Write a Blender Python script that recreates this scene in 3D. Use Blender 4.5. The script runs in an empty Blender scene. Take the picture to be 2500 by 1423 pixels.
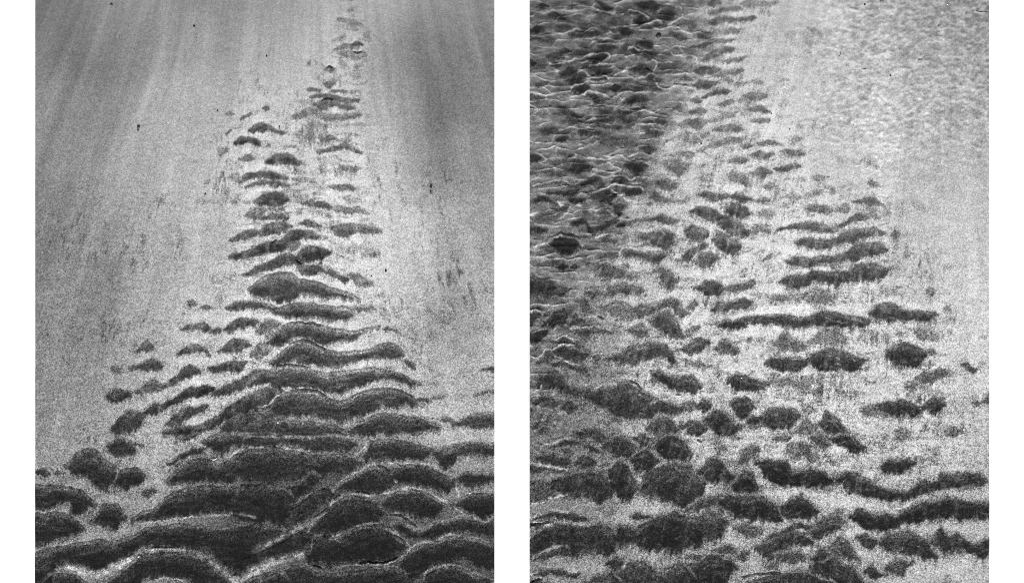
import bpy, math, random
import numpy as np

random.seed(7)
scene = bpy.context.scene

# ------------------------------------------------------------------ camera, sky, sun, exposure
# One photo pixel is one millimetre; the two sand beds lie on an added board standing in for the diptych's white border and are seen from above.
PX = 0.001
SAND_Z = 0.004
CAM_H = 4.4
cam_data = bpy.data.cameras.new("camera")
cam_data.sensor_width = 36.0
cam_data.lens = 36.0 * CAM_H / 2.5
cam_data.clip_end = 100.0
cam = bpy.data.objects.new("camera", cam_data)
cam.location = (1.25, -0.7115, SAND_Z + CAM_H)
scene.collection.objects.link(cam)
scene.camera = cam

SUN_ELEV = math.radians(34.0)
SUN_AZ = math.radians(180.0)            # light comes from the foot of the picture
world = bpy.data.worlds.new("World")
scene.world = world
world.use_nodes = True
nt = world.node_tree
nt.nodes.clear()
sky = nt.nodes.new("ShaderNodeTexSky")
sky.sky_type = 'NISHITA'
sky.sun_disc = False
sky.sun_elevation = SUN_ELEV
sky.sun_rotation = SUN_AZ
bw = nt.nodes.new("ShaderNodeRGBToBW")  # black-and-white photograph: neutral daylight
bg = nt.nodes.new("ShaderNodeBackground")
bg.inputs["Strength"].default_value = 0.15
wo = nt.nodes.new("ShaderNodeOutputWorld")
nt.links.new(sky.outputs[0], bw.inputs[0])
nt.links.new(bw.outputs[0], bg.inputs["Color"])
nt.links.new(bg.outputs[0], wo.inputs["Surface"])

sun_data = bpy.data.lights.new("sun", 'SUN')
sun_data.energy = 4.0
sun_data.angle = math.radians(3.0)
sun_data.color = (1.0, 1.0, 1.0)
sun = bpy.data.objects.new("sun", sun_data)
sun.location = (1.25, -4.0, 3.0)
sun.rotation_euler = (math.radians(90) - SUN_ELEV, 0, 0)   # shines towards +y and down
scene.collection.objects.link(sun)

vs = scene.view_settings
vs.view_transform = 'Standard'
vs.look = 'None'
vs.gamma = 1.0
vs.use_curve_mapping = False
vs.exposure = 0.35
try:
    scene.cycles.use_denoising = False
    scene.cycles.filter_width = 1.0
except Exception:
    pass
LIGHT_K = 1.35      # how bright an albedo of one shows, used to turn seen tone into albedo

# ------------------------------------------------------------------ the ripples, as surveyed
# Survey sheets are 3.953 times enlarged; each sheet has its corner in the bed's millimetres.
# A ripple is:  strength  x top bottom, x top bottom, ...
ZS = 3.953
SHEETS = {}
LINES = {}
CRACKS = {}
# ---- left bed
SHEETS['A'] = (400, 0, """
.5 1775 102 112,1830 82 112,1870 80 108
.4 1815 148 160,1845 140 170,1870 160 175
.65 1680 185 205,1760 190 222,1830 205 250,1900 230 262
.3 1660 265 285,1760 255 280,1830 270 290
.35 1910 275 290,1960 270 290
.55 1920 335 350,1960 318 360,2000 325 370,2035 350 380
.5 1640 385 405,1700 360 390,1755 348 372
.4 1760 390 405,1810 380 395
.4 1870 375 390,1930 380 405,1975 400 415
1 1820 425 438,1850 408 440,1890 415 440,1910 432 442
.7 1650 465 490,1700 435 470,1760 428 465,1830 445 475,1870 455 475
.62 1675 515 530,1700 495 530,1760 500 560,1820 505 580,1880 500 560,1930 500 545,1950 520 545
.4 1720 560 640,1800 570 680,1860 560 620
.55 1820 660 680,1880 620 655,1945 575 615
.6 1410 600 630,1440 590 625,1480 600 620
.4 1490 620 640,1550 640 665
.9 1565 670 690,1590 645 705,1620 645 705,1645 655 690
.4 1570 710 750,1600 705 770,1635 690 760
.5 1500 735 760,1545 705 725
.8 1550 800 830,1580 780 850,1610 775 840,1635 780 815
.5 1655 770 795,1700 738 765
.45 1760 715 730,1820 715 740,1870 700 750
.35 1710 810 830,1770 780 800
.75 1405 850 880,1440 848 885,1510 862 885
.8 1610 870 885,1670 868 890,1740 882 905
.5 1780 890 905,1840 885 910,1890 880 900
.85 1430 925 955,1500 910 945,1580 905 940,1640 925 960,1700 945 985,1780 950 990,1870 955 975
.85 1470 1000 1040,1530 970 1060,1590 960 1040,1640 975 1020,1690 1000 1030
.8 1700 1025 1045,1750 1010 1060,1820 1025 1055
.5 1330 990 1010,1380 980 1005,1430 985 1000
.7 1250 1110 1160,1330 1080 1140,1420 1050 1110,1470 1060 1120,1530 1100 1160,1600 1120 1165,1700 1130 1165,1790 1115 1150,1890 1100 1125
.4 1180 1150 1165,1220 1130 1160
.55 1420 1150 1200,1480 1170 1225,1530 1200 1240
.55 1550 1210 1230,1620 1195 1235,1700 1212 1225
.5 1330 1300 1423,1400 1240 1423,1470 1220 1423,1540 1260 1340
.75 1530 1325 1360,1590 1308 1360,1640 1325 1345
.92 830 1245 1270,880 1205 1270,940 1192 1262,1000 1205 1260,1060 1240 1270,1100 1260 1295,1160 1270 1300
.4 1180 1270 1290,1320 1290 1320
.8 610 1280 1300,650 1250 1275
.4 660 1240 1260,730 1220 1240
.8 760 1135 1165,840 1090 1110
.45 840 1095 1108,910 1060 1075
.85 955 1035 1055,980 1022 1060,998 1028 1050
.75 605 1090 1105,635 1080 1110,665 1095 1112
.4 900 835 860,940 820 870,955 840 855
.95 700 1370 1400,750 1330 1395,810 1328 1375,880 1345 1400,930 1370 1410
.6 950 1385 1410,1000 1375 1405,1020 1385 1405
""")
SHEETS['B'] = (400, 340, """
.85 1490 115 130,1560 100 130,1620 85 120,1690 60 100,1740 25 85,1790 60 100,1850 90 135,1900 118 140
.65 1200 72 88,1270 60 75
.5 1330 0 60,1450 0 110,1600 0 90
.5 520 150 170,600 70 110,650 90 110
.7 740 190 200,790 160 200,840 150 195,870 170 190
.35 620 200 240,740 240 270
.97 985 205 225,1030 165 235,1100 145 235,1180 150 235,1250 170 240,1300 205 245
.6 1150 238 252,1220 245 300,1280 270 320,1330 300 325
.5 1310 215 240,1380 235 270
.35 1480 190 210,1560 200 240
.6 1480 290 320,1560 230 340,1640 230 345,1700 245 330
.65 1700 275 300,1780 270 310,1850 270 320,1880 285 300
.4 1760 330 360,1830 330 380
.92 740 390 420,800 345 400,880 330 385,960 318 375,1040 325 380,1120 340 385,1190 370 395
.55 400 410 425,460 385 410,530 380 400
.55 650 345 420,700 340 410,745 370 420
.88 800 458 470,870 425 460,950 400 440,990 400 430
.88 1010 420 440,1050 402 460,1120 415 460,1190 445 470
.5 1200 460 475,1270 490 500
.5 1240 400 412,1340 390 420,1440 410 440,1540 420 450
.75 1600 460 475,1680 455 500,1760 450 495,1830 460 490
.35 1480 500 530,1600 490 510
.35 1880 460 480,1980 490 510
.98 880 590 620,930 545 635,1000 525 635,1070 522 635,1140 535 635,1210 580 600
.45 320 590 610,500 600 620,620 580 620,720 590 620,880 600 620
.75 1020 660 690,1080 650 690,1150 660 690
.75 780 740 760,830 690 760,880 680 760,950 655 720
.88 930 745 765,1000 725 770,1080 718 770,1150 720 775,1190 745 780
.97 910 900 920,960 850 925,1050 815 915,1130 797 895,1190 805 880,1230 835 865
.82 650 970 985,720 930 975,800 880 955,880 855 930
.92 1320 810 820,1360 783 835,1430 790 850,1515 828 858
.92 1340 620 630,1390 600 640,1460 605 655,1540 610 660,1600 640 680
.65 1640 660 690,1720 655 710,1800 660 705,1870 650 710,1930 680 715,1970 710 720
.55 1480 700 720,1560 705 750,1620 730 760
.78 1610 845 890,1680 840 930,1780 830 935,1880 835 900,1980 850 920,2090 870 910
.55 1080 950 970,1150 925 950
.55 870 970 990,1000 940 970
.97 640 1120 1165,740 1110 1160,840 1065 1140,940 1020 1105,1040 995 1090,1120 985 1070,1170 940 1050,1220 900 1010,1300 885 970,1370 885 960,1440 895 960,1500 925 950
.75 1180 1010 1060,1250 990 1060,1310 990 1040
.97 1275 1110 1160,1330 1075 1170,1420 1048 1160,1500 1043 1150,1560 1060 1130,1610 1085 1105
.6 1780 1060 1080,1850 1060 1110,1950 1070 1120,2080 1095 1130
.4 750 1230 1250,850 1180 1210,970 1140 1170
.92 780 1300 1320,860 1265 1310,960 1210 1280,1060 1160 1240,1140 1110 1200,1210 1100 1190,1270 1140 1200,1300 1160 1260,1360 1220 1290,1440 1215 1300,1520 1235 1290,1550 1270 1290
.6 1150 1230 1250,1230 1200 1250,1300 1220 1260
.6 900 1310 1340,1000 1270 1310
.88 1555 1280 1300,1610 1265 1315,1690 1295 1340,1770 1330 1390
.7 1790 1295 1330,1860 1305 1390,1930 1330 1410,2000 1370 1420
.45 490 1390 1420,550 1380 1410
""")
SHEETS['C'] = (80, 680, """
.8 1510 200 260,1540 190 265,1570 215 250
.5 1450 325 342,1500 280 310
.8 1640 260 290,1680 240 300,1710 270 290
.5 1760 30 70,1820 50 150,1880 60 100
.88 1440 475 505,1500 450 505,1540 470 500,1600 445 500,1660 430 505,1700 470 515,1730 500 530,1790 470 530
.92 1850 490 520,1900 450 510,1960 395 480,2020 390 465,2100 400 460,2165 400 445
.88 2170 480 520,2200 430 560,2260 410 560,2330 410 530,2365 430 490
.8 990 700 720,1040 625 690,1100 590 690,1160 640 680
.45 940 650 680,980 620 670
.9 1400 715 750,1450 670 720,1520 635 710,1620 645 700,1650 665 715,1700 715 745
.9 1800 690 710,1870 640 700,1930 590 690,2000 590 685,2080 600 680,2100 630 660
.75 2120 700 770,2180 640 780,2230 630 760
.9 940 865 900,1000 850 895,1060 825 880,1120 785 870,1200 790 880,1240 810 860
.65 760 850 890,800 840 910,835 860 900
.45 870 900 920,940 870 900
.9 1710 840 890,1770 850 910,1840 815 890,1920 800 880,2000 805 880,2050 790 850
1 725 1120 1160,760 1070 1180,820 1080 1170,880 1090 1180,940 1090 1170
.78 970 1095 1110,1030 1060 1110,1100 1020 1090,1160 960 1080,1220 1010 1100
.88 1220 1040 1070,1310 1000 1050,1390 940 1010,1440 880 960,1500 845 930,1560 855 920,1620 870 920
1 1080 1280 1320,1160 1220 1300,1240 1220 1280,1320 1170 1220,1400 1140 1200,1460 1090 1170,1530 1050 1140,1620 1035 1130,1700 1015 1110,1740 1040 1090
.92 1730 1100 1140,1800 1070 1140,1880 1030 1110,1960 990 1080,2060 950 1060,2140 905 1040,2220 880 1020,2300 890 1000
.92 1290 1380 1423,1360 1330 1410,1430 1290 1390,1500 1260 1340,1580 1250 1310,1660 1220 1290,1690 1215 1250
1 780 1400 1480,830 1340 1480,900 1300 1470,980 1300 1450,1050 1290 1420,1090 1290 1340
.95 1280 1450 1520,1400 1440 1510,1500 1440 1500,1600 1423 1480,1700 1370 1460,1800 1320 1400,1900 1230 1350,2000 1180 1300,2100 1130 1280,2200 1080 1250,2300 1070 1230,2390 1060 1200
.9 1930 1350 1560,2050 1300 1560,2150 1290 1560,2250 1275 1560,2372 1290 1540
""")
SHEETS['D'] = (610, 680, """
.97 20 60 170,80 10 185,170 -30 215,290 -59 230,400 -45 235,480 5 190,560 10 185,650 25 185,760 85 190,880 105 200,980 160 210,1050 190 215
.95 -225 255 300,-175 225 310,-95 215 310,5 225 300,105 215 300,205 250 330,275 290 370
.97 240 290 370,330 260 385,440 240 390,560 235 400,680 250 405,800 265 415,900 270 415,960 300 400,1000 340 400
.75 960 270 320,1030 250 330,1100 245 330,1170 250 300,1210 280 300
.6 1000 310 340,1080 330 380,1110 370 390
.97 150 590 655,230 540 650,280 475 645,340 440 630,450 425 590,580 430 610,700 455 640,800 480 640,900 490 635,1000 505 610,1080 495 550,1180 470 510,1240 455 480
.8 1290 475 500,1330 450 510,1400 480 530,1480 540 555
.97 180 800 840,260 740 850,340 670 840,420 630 830,520 610 840,600 630 850,680 670 860,760 690 870,850 710 870,950 715 840,1050 700 820,1150 680 770,1230 645 760,1320 615 770,1400 640 780,1450 655 780,1480 690 760
.78 1490 780 800,1530 760 850,1580 800 900,1600 870 890
.55 1600 780 850,1640 780 860,1670 840 870
.97 0 1000 1075,80 930 1050,160 890 1020,250 860 1060,350 850 1060,500 865 1055,620 890 1070,750 910 1110,880 900 1115,1000 890 1070,1100 880 1035,1200 870 1000,1280 880 975,1380 905 995,1460 920 1025,1550 975 1040,1650 1000 1045
.97 190 1235 1330,260 1155 1335,330 1110 1335,420 1090 1335,520 1090 1335,620 1095 1340,720 1130 1360,800 1170 1370,870 1190 1385,950 1160 1380,1050 1110 1345,1150 1080 1300,1250 1055 1250,1380 1062 1240,1480 1090 1250,1560 1130 1255,1620 1190 1220
.85 1620 1145 1180,1690 1140 1185,1750 1150 1190
.65 1780 1120 1150,1850 1120 1150,1890 1130 1150
.82 2180 1120 1145,2250 1090 1130,2362 1075 1110
.92 2220 882 895,2290 855 895,2362 840 900
.6 1280 312 330,1305 300 345,1330 315 330
.35 1650 320 360,1750 300 420,1850 310 450,1960 350 430
.3 1700 560 600,1780 540 620
.35 2250 110 150,2362 80 160
.3 2150 480 500,2250 460 500,2362 470 510
.5 1230 150 170,1280 120 170,1330 160 180
.97 960 1410 1520,1080 1370 1520,1180 1320 1520,1280 1290 1520,1400 1300 1510,1520 1330 1500,1620 1350 1490,1750 1390 1480,1830 1420 1470
.9 1840 1340 1390,1900 1335 1400,1960 1370 1440,2000 1380 1430,2060 1350 1430,2140 1300 1440,2220 1290 1440,2370 1290 1440
.92 -20 1400 1560,100 1375 1560,250 1365 1545,400 1370 1545,520 1380 1550,650 1390 1570,780 1410 1590,880 1430 1590
""")
SHEETS['E'] = (80, 1063, """
1 740 60 150,780 10 180,830 0 190,900 20 200,950 60 220
.7 960 50 110,1060 80 120
.97 330 260 340,380 210 390,450 160 400,520 120 410,580 118 480,640 150 520,690 220 530
.85 640 400 530,700 440 560,730 530 570
.9 25 340 380,80 320 390,150 330 380
.8 225 350 370,255 330 385,285 350 370
.5 720 270 320,770 290 360
1 780 440 510,830 330 530,900 320 530,980 310 510,1050 310 470,1080 370 430
.8 1060 560 590,1110 510 590,1170 490 550,1190 510 540
1 15 480 700,100 480 710,220 490 690,330 500 650,400 500 760,480 540 750,550 590 700,600 650 690
1 15 750 1070,100 750 1050,220 740 1020,330 750 990,400 790 980,450 830 960,490 870 920
1 570 800 870,620 720 880,680 650 900,760 680 910,830 670 900,880 740 860
.6 880 700 840,920 800 850
1 15 1135 1600,150 1095 1600,240 1065 1260,320 1060 1235,450 1040 1270,560 1020 1310,680 1000 1290,780 1035 1250,900 1000 1190,1000 955 1120,1100 890 1080,1250 865 1070,1400 850 1080,1550 870 1100,1700 880 1130,1800 890 1230,1900 870 1320,2000 850 1320,2100 850 1290,2200 870 1230,2300 880 1190,2400 870 1160
1 980 790 840,1100 740 830,1200 680 820,1280 600 800,1380 545 780,1500 505 770,1650 495 760,1850 505 745,2050 500 735,2200 495 790,2372 490 860
1 1300 430 480,1360 350 475,1450 285 445,1550 235 440,1620 215 440,1700 250 450,1800 285 465,1880 250 465,1960 190 460,2060 145 455,2180 135 455,2300 140 450,2372 150 445
.95 1310 220 300,1370 190 290,1440 150 250,1530 110 210,1620 90 180,1650 100 150
.97 1640 40 90,1720 0 160,1850 -10 185,1950 -20 130,2100 -10 100,2372 -20 105
.8 1450 10 60,1530 -30 50,1600 -40 20
1 700 1400 1600,800 1340 1600,900 1270 1600,1000 1200 1480,1100 1150 1400,1250 1125 1370,1400 1130 1370,1550 1150 1390,1650 1190 1600,1750 1280 1600,1850 1360 1600,1890 1400 1600
1 180 1330 1600,300 1330 1600,400 1350 1600,500 1400 1600
1 2150 1410 1600,2250 1370 1600,2372 1300 1600
""")
SHEETS['F'] = (610, 1063, """
.95 -20 150 450,100 150 450,250 145 455,400 150 435,500 165 430,600 200 420,700 190 400,800 180 380,900 190 370,1000 190 330,1060 200 290
.95 -20 0 105,150 0 100,300 0 95,450 10 105,600 20 140,720 0 150,820 0 150,950 20 160,1010 40 120
1 -20 500 860,100 480 850,200 480 800,350 470 700,450 470 620,560 380 540,650 350 480
.85 420 680 790,520 620 760,620 550 700,720 510 650,800 560 600
.85 -20 860 1070,100 880 1040,200 860 980,300 850 930,420 800 880,520 740 840,620 680 770
.88 -20 1165 1270,100 1130 1250,200 1075 1200,300 1025 1170,400 965 1140,500 925 1100,560 945 1075
1 1070 200 220,1110 120 240,1180 60 240,1250 40 250,1350 40 245,1450 50 240,1560 70 240,1660 95 230,1740 105 210
.95 1760 120 200,1850 110 310,1940 90 320,2000 80 200,2100 70 190,2200 70 190,2370 80 200
.97 2030 370 480,2100 350 500,2200 345 500,2290 370 470,2370 370 450
1 800 530 545,900 440 540,1000 390 540,1100 330 540,1200 290 535,1300 310 530,1380 340 500,1400 440 470
1 1400 310 480,1500 290 470,1600 290 480,1720 300 510,1800 340 560,1900 390 570,1980 430 500,2000 440 470
1 1960 640 700,2050 580 730,2150 560 770,2250 560 810,2370 570 740
1 1290 600 720,1350 560 740,1450 535 760,1560 520 790,1680 540 800,1780 590 790,1860 630 740,1900 660 700
.95 560 900 960,620 820 960,720 740 960,820 660 950,900 610 940,1000 590 880,1100 590 850,1200 610 820,1280 680 820
1 560 1120 1230,600 1030 1250,680 990 1250,780 980 1260,860 960 1240,940 930 1230,1040 880 1220,1140 860 1210,1240 860 1210,1340 900 1200,1420 950 1160,1500 1030 1110,1530 1060 1080
.95 1370 850 880,1450 850 950,1550 900 1000,1650 920 1000,1750 870 1000,1850 830 960,1950 800 930,2050 780 930,2150 820 950,2250 850 960,2370 830 980
1 1480 1200 1300,1560 1100 1380,1650 1060 1330,1750 1040 1270,1850 1000 1230,1950 980 1220,2050 990 1210,2150 1010 1230,2250 1030 1260,2370 1080 1300
1 1650 1423 1600,1700 1350 1600,1800 1290 1600,1900 1260 1600,2000 1270 1600,2100 1310 1600,2200 1350 1600,2300 1400 1600,2370 1420 1600
1 -20 1380 1600,100 1350 1600,250 1290 1600,400 1240 1600,500 1240 1600,600 1290 1600,700 1340 1600,850 1330 1600,1000 1310 1600,1150 1290 1600,1300 1280 1600,1420 1280 1600,1500 1330 1600,1580 1380 1600
""")
# thin pale crests: strength  x y, x y ...
LINES['D'] = (610, 680, """
.5 60 570,150 540,230 500,290 455,340 435
.5 180 790,260 720,340 660,420 620,520 602,620 635,740 690
.45 20 1090,120 1040,200 1000
.6 60 1250,180 1220,250 1140,340 1100,430 1080,560 1090,720 1130
.5 480 200,560 225,700 245,880 258
.35 340 430,480 415,620 420,780 450
""")
LINES['E'] = (80, 1063, """
.5 1000 850,1250 820,1450 790,1700 770,2000 748,2100 772,2170 810
.45 1250 350,1400 250,1520 205,1620 190
.5 1300 100,1450 70,1560 30,1650 -30
.5 1880 210,1960 165,2060 122,2250 112,2372 140
.4 1080 1105,1250 1092,1400 1098,1600 1130,1750 1230,1890 1350
.5 1030 1440,1150 1400,1260 1378,1380 1380,1480 1410
1.5 290 1245,450 1300,600 1345,750 1280,900 1210,1000 1150
1.5 1880 1360,1960 1400,2060 1365,2200 1265,2372 1195
""")
LINES['F'] = (610, 1063, """
.6 0 140,100 122,250 140,400 128,520 140,600 160
.5 720 180,850 165,950 180,1050 170,1110 100,1200 20
.6 430 660,520 590,640 540,700 500
.55 840 470,950 390,1080 320,1180 275,1240 270
.6 540 860,640 790,760 690,860 600,940 565,1060 560,1160 575,1240 570
.65 1240 570,1380 530,1500 505,1600 505,1720 545,1840 610,1940 650
.5 1360 745,1450 760,1540 810,1660 915
.65 820 970,940 930,1040 870,1140 845,1240 850
.5 1280 860,1380 930,1460 1000,1540 1060
.7 780 1280,900 1255,1050 1240,1280 1240,1400 1195,1480 1170,1540 1090,1620 1040,1700 1020,1790 1025,1850 980,1940 955,2060 980,2200 990,2320 1030
.55 1660 1350,1760 1280,1880 1245,2000 1250,2150 1310,2360 1400
.5 1990 660,2010 560,1990 440
.45 1960 670,2050 740,2180 790,2280 830,2360 760
.4 1220 270,1350 262,1500 265,1650 262,1760 280,1870 340
.4 820 980,880 1030
1.5 -10 1125,150 1060,300 975,430 910,540 855,620 795
1.5 -10 1335,150 1265,300 1205,450 1160,545 1125
""")
CRACKS['L'] = (0, 0, 1.0, """
.6 694 790,724 787,760 788,800 797
.9 716 834,741 830,762 837,787 849,806 858
.9 668 896,698 891,719 891,772 895
.8 716 953,741 951,772 954,807 968
.7 863 1201,908 1201
.8 916 1131,934 1139,951 1149
1 954 1251,984 1260,1005 1273,1025 1291
1 865 1371,901 1370,934 1371,959 1362,977 1357
.9 959 1298,977 1313,994 1329
.9 785 1309,812 1309
.8 767 1261,802 1238
.7 660 589,678 586
.8 722 633,739 647
.8 782 244,800 240,815 244
.7 861 126,874 129,885 126
.7 798 165,806 161,815 166
.7 758 1375,775 1382,790 1389
.5 364 1337,390 1334,430 1335
.6 895 1282,925 1281
.5 513 1119,522 1124,530 1120
""")
# ---- right bed
SHEETS['G'] = (1290, 0, """
.8 90 60 75,130 35 85,190 60 75
.7 380 62 72,420 45 80,460 60 75
.4 240 50 80,300 40 85,340 55 75
.8 660 0 20,700 30 70,740 60 110,800 80 110
.95 1040 60 70,1100 30 85,1180 20 95,1240 40 95,1260 60 80
.5 1300 50 90,1400 60 95,1480 75 95
.4 860 80 110,920 60 100,950 70 90
.75 200 140 165,260 130 180,350 170 190
.45 20 185 210,80 165 190,180 160 190
.5 450 158 168,490 145 175,540 162 172
.65 620 120 135,670 115 150,780 140 160
.75 930 128 140,980 105 140,1060 115 145,1130 135 190,1170 170 210
.95 1020 195 215,1070 170 245,1120 205 235
.65 780 200 240,820 190 250,850 215 235
.75 1220 140 160,1300 110 190,1360 130 200,1420 130 160
.75 1460 220 240,1520 210 260,1590 220 280
.88 20 290 320,80 250 315,140 260 300
.5 330 260 280,390 245 280,430 260 275
.4 170 250 280,240 235 270,300 240 260
.55 690 245 260,740 260 310,760 280 290
.5 500 240 280,600 220 270,660 230 260
.75 400 330 360,500 310 355,600 300 350,680 320 350
.9 860 290 300,900 270 340,960 280 350,1000 310 335
.5 1000 310 330,1050 295 340,1080 315 330
.6 1160 260 280,1230 225 260,1290 220 240
.75 1370 340 350,1430 330 380,1500 340 395
.75 20 370 390,80 360 400,130 380 410
.65 150 390 410,240 375 400
.88 1060 410 430,1110 395 450,1180 410 460
.82 700 440 460,760 430 475,850 455 480
.5 915 440 465,940 418 470,960 430 455
.45 600 410 440,700 390 430,850 400 425
.82 310 485 500,350 470 515,400 495 510
.5 400 520 540,460 500 545,600 470 510
.88 1000 490 510,1040 455 530,1080 490 530
.88 1100 500 520,1170 495 560,1230 500 540
.72 190 535 550,260 530 560,340 550 580
.5 1310 510 530,1350 490 530,1390 520 540
.65 1520 545 560,1570 535 575
.85 12 590 610,40 580 630,65 595 615
.92 580 570 590,640 530 610,710 520 590,780 520 540
.65 240 630 640,270 610 660,305 625 645
.45 20 640 680,80 620 670,160 640 660
.5 330 600 620,440 585 620,540 575 600
.88 320 700 730,380 650 740,450 660 720
.78 540 610 650,600 640 690,680 640 720,760 660 710,800 680 690
.82 970 670 690,1060 640 690,1120 640 710,1190 680 700
.65 1260 630 660,1300 620 690,1320 650 670
.45 1350 630 670,1440 610 680,1520 620 660
.82 360 770 800,430 730 820,500 720 800,560 720 750
.62 620 760 780,740 740 780,770 760 775
.92 430 850 880,510 800 890,580 820 860
.88 780 850 880,830 820 900,890 840 860
.6 700 838 855,750 850 880
.6 930 790 840,1000 770 820,1080 780 820
.65 1160 740 790,1230 740 800,1290 770 790
.65 1470 760 780,1520 745 790,1575 760 780
.75 1180 840 858,1230 830 870,1290 858 872
.62 80 815 832,150 795 825,190 790 805
.82 560 900 920,640 910 970,720 950 975,780 950 970
.45 850 930 960,930 900 920
.88 930 980 1000,1000 940 1010,1080 930 980,1150 950 980
.5 1050 1000 1020,1130 1000 1020
.62 20 920 960,100 930 990,140 940 970
.72 300 1040 1060,350 1050 1120,420 1100 1180,500 1150 1200
.55 600 1040 1060,700 1030 1080,800 1050 1090
.62 860 1060 1110,960 1100 1190,1050 1080 1180,1080 1070 1100
.72 1250 1130 1180,1330 1120 1220,1400 1180 1260
.72 560 1165 1178,680 1140 1180,780 1130 1175
.62 140 1240 1290,260 1240 1280,400 1270 1290
.62 740 1215 1230,820 1205 1250,900 1215 1230
.78 500 1260 1300,600 1270 1310,700 1260 1290
.82 280 1350 1380,340 1320 1370,370 1310 1340
.82 1150 1250 1290,1240 1260 1310,1340 1280 1305
.45 700 1350 1400,900 1330 1390,1050 1360 1410
.72 1400 1040 1060,1460 1010 1060,1530 1030 1050
.5 1430 1210 1230,1560 1170 1200
""")
LINES['G'] = (1290, 0, """
.4 20 275,70 235,100 240
.3 90 110,300 100,480 105,560 90,660 75
.5 20 355,180 350,230 335,330 330,420 300,470 270,530 290,680 295
.4 650 75,700 115,800 125,850 110
.5 900 150,940 115,1000 100,1100 125,1180 195
.5 760 265,860 255,960 260,1040 275,1110 250,1200 215,1250 205,1300 240
.6 1200 265,1290 285,1350 260,1450 270,1530 320,1580 330
.5 1340 250,1400 210,1470 170,1510 130
.4 1210 10,1340 5,1440 15,1530 45
.4 1320 40,1410 55,1490 80
.5 720 340,800 300
.35 560 460,640 400,720 375,850 390,950 380
.5 950 470,1010 455,1080 490,1160 490,1220 500
.55 1290 495,1370 490,1390 535,1480 540,1540 540
.5 300 610,400 580,500 560,620 525,740 510,800 540,870 530,930 540,1010 600
.55 580 640,680 620,750 570,800 540
.4 20 720,180 700,300 680
.7 450 700,540 690,580 740,650 745,740 740,780 755,880 705,970 660,1060 630
.75 940 730,1000 745,1070 755,1140 735,1190 715,1300 725,1400 720,1500 710,1580 720
.75 1190 740,1230 810,1280 850,1340 855,1420 825,1500 830,1570 840
.45 1190 690,1230 640,1240 590
.5 400 860,460 830,560 795,760 790
.75 350 905,440 930,520 920,560 885,640 885,720 915,800 945,880 900,960 880,1000 890,1100 885,1200 890
.5 860 1000,940 945
.7 580 1035,700 1015,850 1030,900 1060,1000 1070,1080 1070,1140 1055,1200 1090,1300 1115,1380 1120
.6 550 1170,680 1135,800 1130
.6 1000 1240,1060 1190,1130 1200,1200 1170
.5 280 1260,430 1225,530 1220,620 1235,720 1230
.7 1160 1245,1250 1250,1340 1275,1355 1340
.6 470 1400,600 1395,700 1350
.5 260 1380,320 1390,380 1385
.4 20 890,130 890
.7 1440 970,1540 1030
.7 1330 1400,1390 1350
""")
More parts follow.
